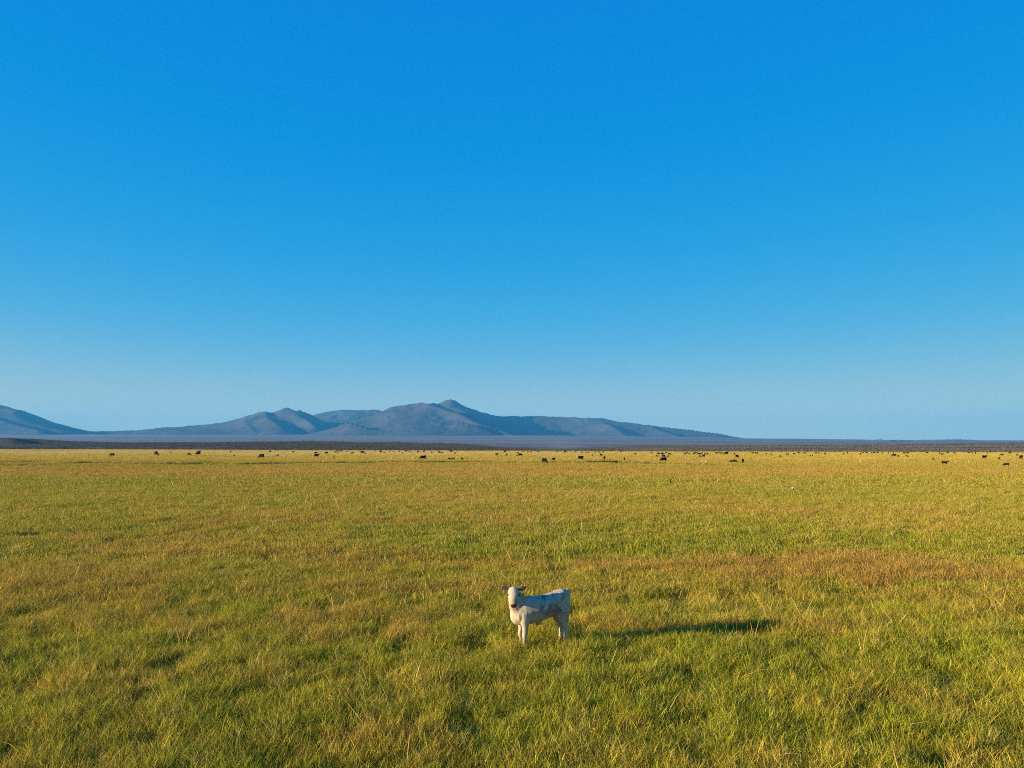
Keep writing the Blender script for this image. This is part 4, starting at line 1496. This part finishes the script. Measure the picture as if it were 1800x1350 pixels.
def brace():
    x, y = ground_pt(586, 807.8)
    root = bpy.data.objects.new('fence_brace', None)
    COL.objects.link(root)
    root.location = (x, y, 0)
    tag(root, 'brown wooden triangular brace standing at the fence line', 'fence brace')
    for nm, a, b, w in (('post', (0, 0, -.1), (.05, 0, 1.05), .17), ('brace_pole', (.0, -.03, 1.0), (.62, -.03, 0.0), .15), ('brace_pole', (-.28, .05, 0), (.02, .05, .85), .13), ('rail', (-.3, 0, .12), (.6, 0, .16), .12)):
        v, f = box_between(a, b, w)
        link(nm, mesh_simple(nm, v, f, M_WOOD_DARK), root)


def masts(Z):
    for px, h, lab in ((784.2, 19, 'thin steel mast on the summit, left of the two'), (790.0, 20, 'thin steel mast on the very top of the summit')):
        a = ray(px, 703)[0]
        ys = np.arange(6700, 8000, 8.0)
        best = None
        for yy in ys:
            i, j = int((yy - HY[0]) / 16), int((a * yy - HX[0]) / 16)
            ang = (Z[i, j] - CAM_H) / yy
            if best is None or ang > best[0]:
                best = (ang, yy, Z[i, j])
        yy = best[1]
        root = bpy.data.objects.new('radio_mast', None)
        COL.objects.link(root)
        root.location = (a * yy, yy, best[2] - 1)
        tag(root, lab, 'mast')
        V, F = [], []
        for k in range(3):                              # three legs tied by girts
            an = k * 2.094
            v, f = limb([(1.3 * math.cos(an), 1.3 * math.sin(an), 0, .35), (.7 * math.cos(an), .7 * math.sin(an), h * .6, .3), (.35 * math.cos(an), .35 * math.sin(an), h, .25)], 6)
            b = len(V)
            V += v
            F += [tuple(i + b for i in q) for q in f]
            for t in (.2, .4, .6, .8, .97):
                r = 1.3 - 1.0 * t
                v, f = limb([(r * math.cos(an), r * math.sin(an), h * t, .15), (r * math.cos(an + 2.094), r * math.sin(an + 2.094), h * min(1, t + .1), .15)], 5)
                b = len(V)
                V += v
                F += [tuple(i + b for i in q) for q in f]
        link('lattice', mesh_simple('lattice', V, F, M_STEEL), root)
        v, f = limb([(0, -1.0, h * .8, .2), (0, -1.3, h * .8, 1.2), (0, -1.6, h * .8, 1.3)], 12)
        link('dish', mesh_simple('dish', v, f, M_STEEL), root)


def bird():
    x, y = ground_pt(1393.5, 866)
    z0 = .22
    parts = [limb([(-.17, 0, .02, .012), (-.10, 0, .045, .035), (-.02, 0, .085, .062), (.06, 0, .13, .062), (.11, 0, .18, .036), (.135, 0, .215, .032), (.16, 0, .225, .026), (.18, 0, .225, .012)], 12),
             limb([(.175, 0, .225, .009), (.22, 0, .215, .005)], 8), limb([(-.16, 0, .025, .022), (-.23, 0, -.005, .018)], 8)]
    for s in (1, -1):
        parts.append(limb([(.07, .05 * s, .13, .03), (-.03, .062 * s, .09, .035), (-.14, .05 * s, .04, .018)], 8))
    me = fuse('bird', parts, .008, 3, M_BIRD)
    coat_attr(me, lambda co: np.where((co[:, 0:1] + .45 * (co[:, 2:3] - .12) > .045) & (co[:, 2:3] < .2), np.array([[.62, .56, .44]]), np.array([[.05, .035, .025]])))
    o = link('bird', me)
    o.location = (x, y, z0)
    o.rotation_euler = (0, R(-18), R(196))
    tag(o, 'small bird with pale breast and dark back perched in the grass at right', 'bird')
    for s in (1, -1):
        v, f = limb([(0.0, .025 * s, .05, .006), (0.005, .025 * s, -.05, .005), (0.06, .025 * s, -z0, .005)], 6)
        link('leg', mesh_simple('leg', v, f, M_WOOD_DARK), o)


def clods():
    V, F = [], []
    for (px, py, wx, wy, n) in ((900, 876, 105, 3.2, 120), (815, 878, 60, 2.2, 50), (980, 877, 40, 2, 30), (1684, 926, 26, .8, 30), (1550, 1240, 20, .18, 14)):
        x0, y0 = ground_pt(px, py)
        for k in range(n):
            x = x0 + random.gauss(0, .5) * wx / 1250 * y0
            y = y0 + random.gauss(0, .5) * wy
            s = random.uniform(.05, .12) * (1 if y0 > 20 else .3)
            z = float(gz(np.array([x]), np.array([y]))[0])
            v, f = blob((0, 0, 0), (s * random.uniform(.8, 1.5), s * random.uniform(.8, 1.5), s * random.uniform(.7, 1.4)), 7)
            v = [(p[0] * random.uniform(.8, 1.2) + x, p[1] * random.uniform(.8, 1.2) + y, p[2] * random.uniform(.8, 1.2) + z + s * .3) for p in v]
            b = len(V)
            V += v
            F += [tuple(i + b for i in q) for q in f]
    o = link('mud_clods', mesh_simple('mud_clods', V, F, M_CLOD))
    tag(o, 'rough clods of trampled mud in the mid meadow', kind='stuff')


def pond():
    xs = []
    V, F = [(-318, 382, .18)], []
    n = 48
    for k in range(n):
        a = 2 * math.pi * k / n
        r = 1 + .12 * math.sin(3 * a + 1) + .06 * math.sin(7 * a)
        V.append((-318 + 48 * r * math.cos(a), 382 + 20 * r * math.sin(a), .18))
    for k in range(n):
        F.append((0, 1 + k, 1 + (k + 1) % n))
    tag(link('pond', mesh_simple('pond', V, F, M_WATER)), 'sliver of still water at the left end of the meadow', kind='structure')


def haze():
    x0, x1, y0, y1, z0, z1 = -13500, 13500, -6800, 13400, -8.0, 540.0
    V = [(x, y, z) for z in (z0, z1) for y in (y0, y1) for x in (x0, x1)]
    F = [(0, 2, 3, 1), (4, 5, 7, 6), (0, 1, 5, 4), (2, 6, 7, 3), (0, 4, 6, 2), (1, 3, 7, 5)]
    m, nt, out = new_mat('haze_air')
    pv = mnode(nt, 'ShaderNodeVolumePrincipled')
    pv.inputs['Color'].default_value = (0.08, 0.48, 1.0, 1)
    pv.inputs['Density'].default_value = 6.0e-5
    pv.inputs['Anisotropy'].default_value = 0.0
    nt.links.new(pv.outputs[0], out.inputs['Volume'])
    tag(link('haze', mesh_simple('haze', V, F, m)), 'thin blue evening haze over the plain', kind='stuff')


# ------------------------------------------------------------------ build
meadow()
plain()
HZ, HH, HW = hills()
hill_trees(HZ, HH, HW)
sagebrush()
pond()
calf_obj = make_calf()
make_herd()
fence()
brace()
masts(HZ)
bird()
clods()
grass()
haze()
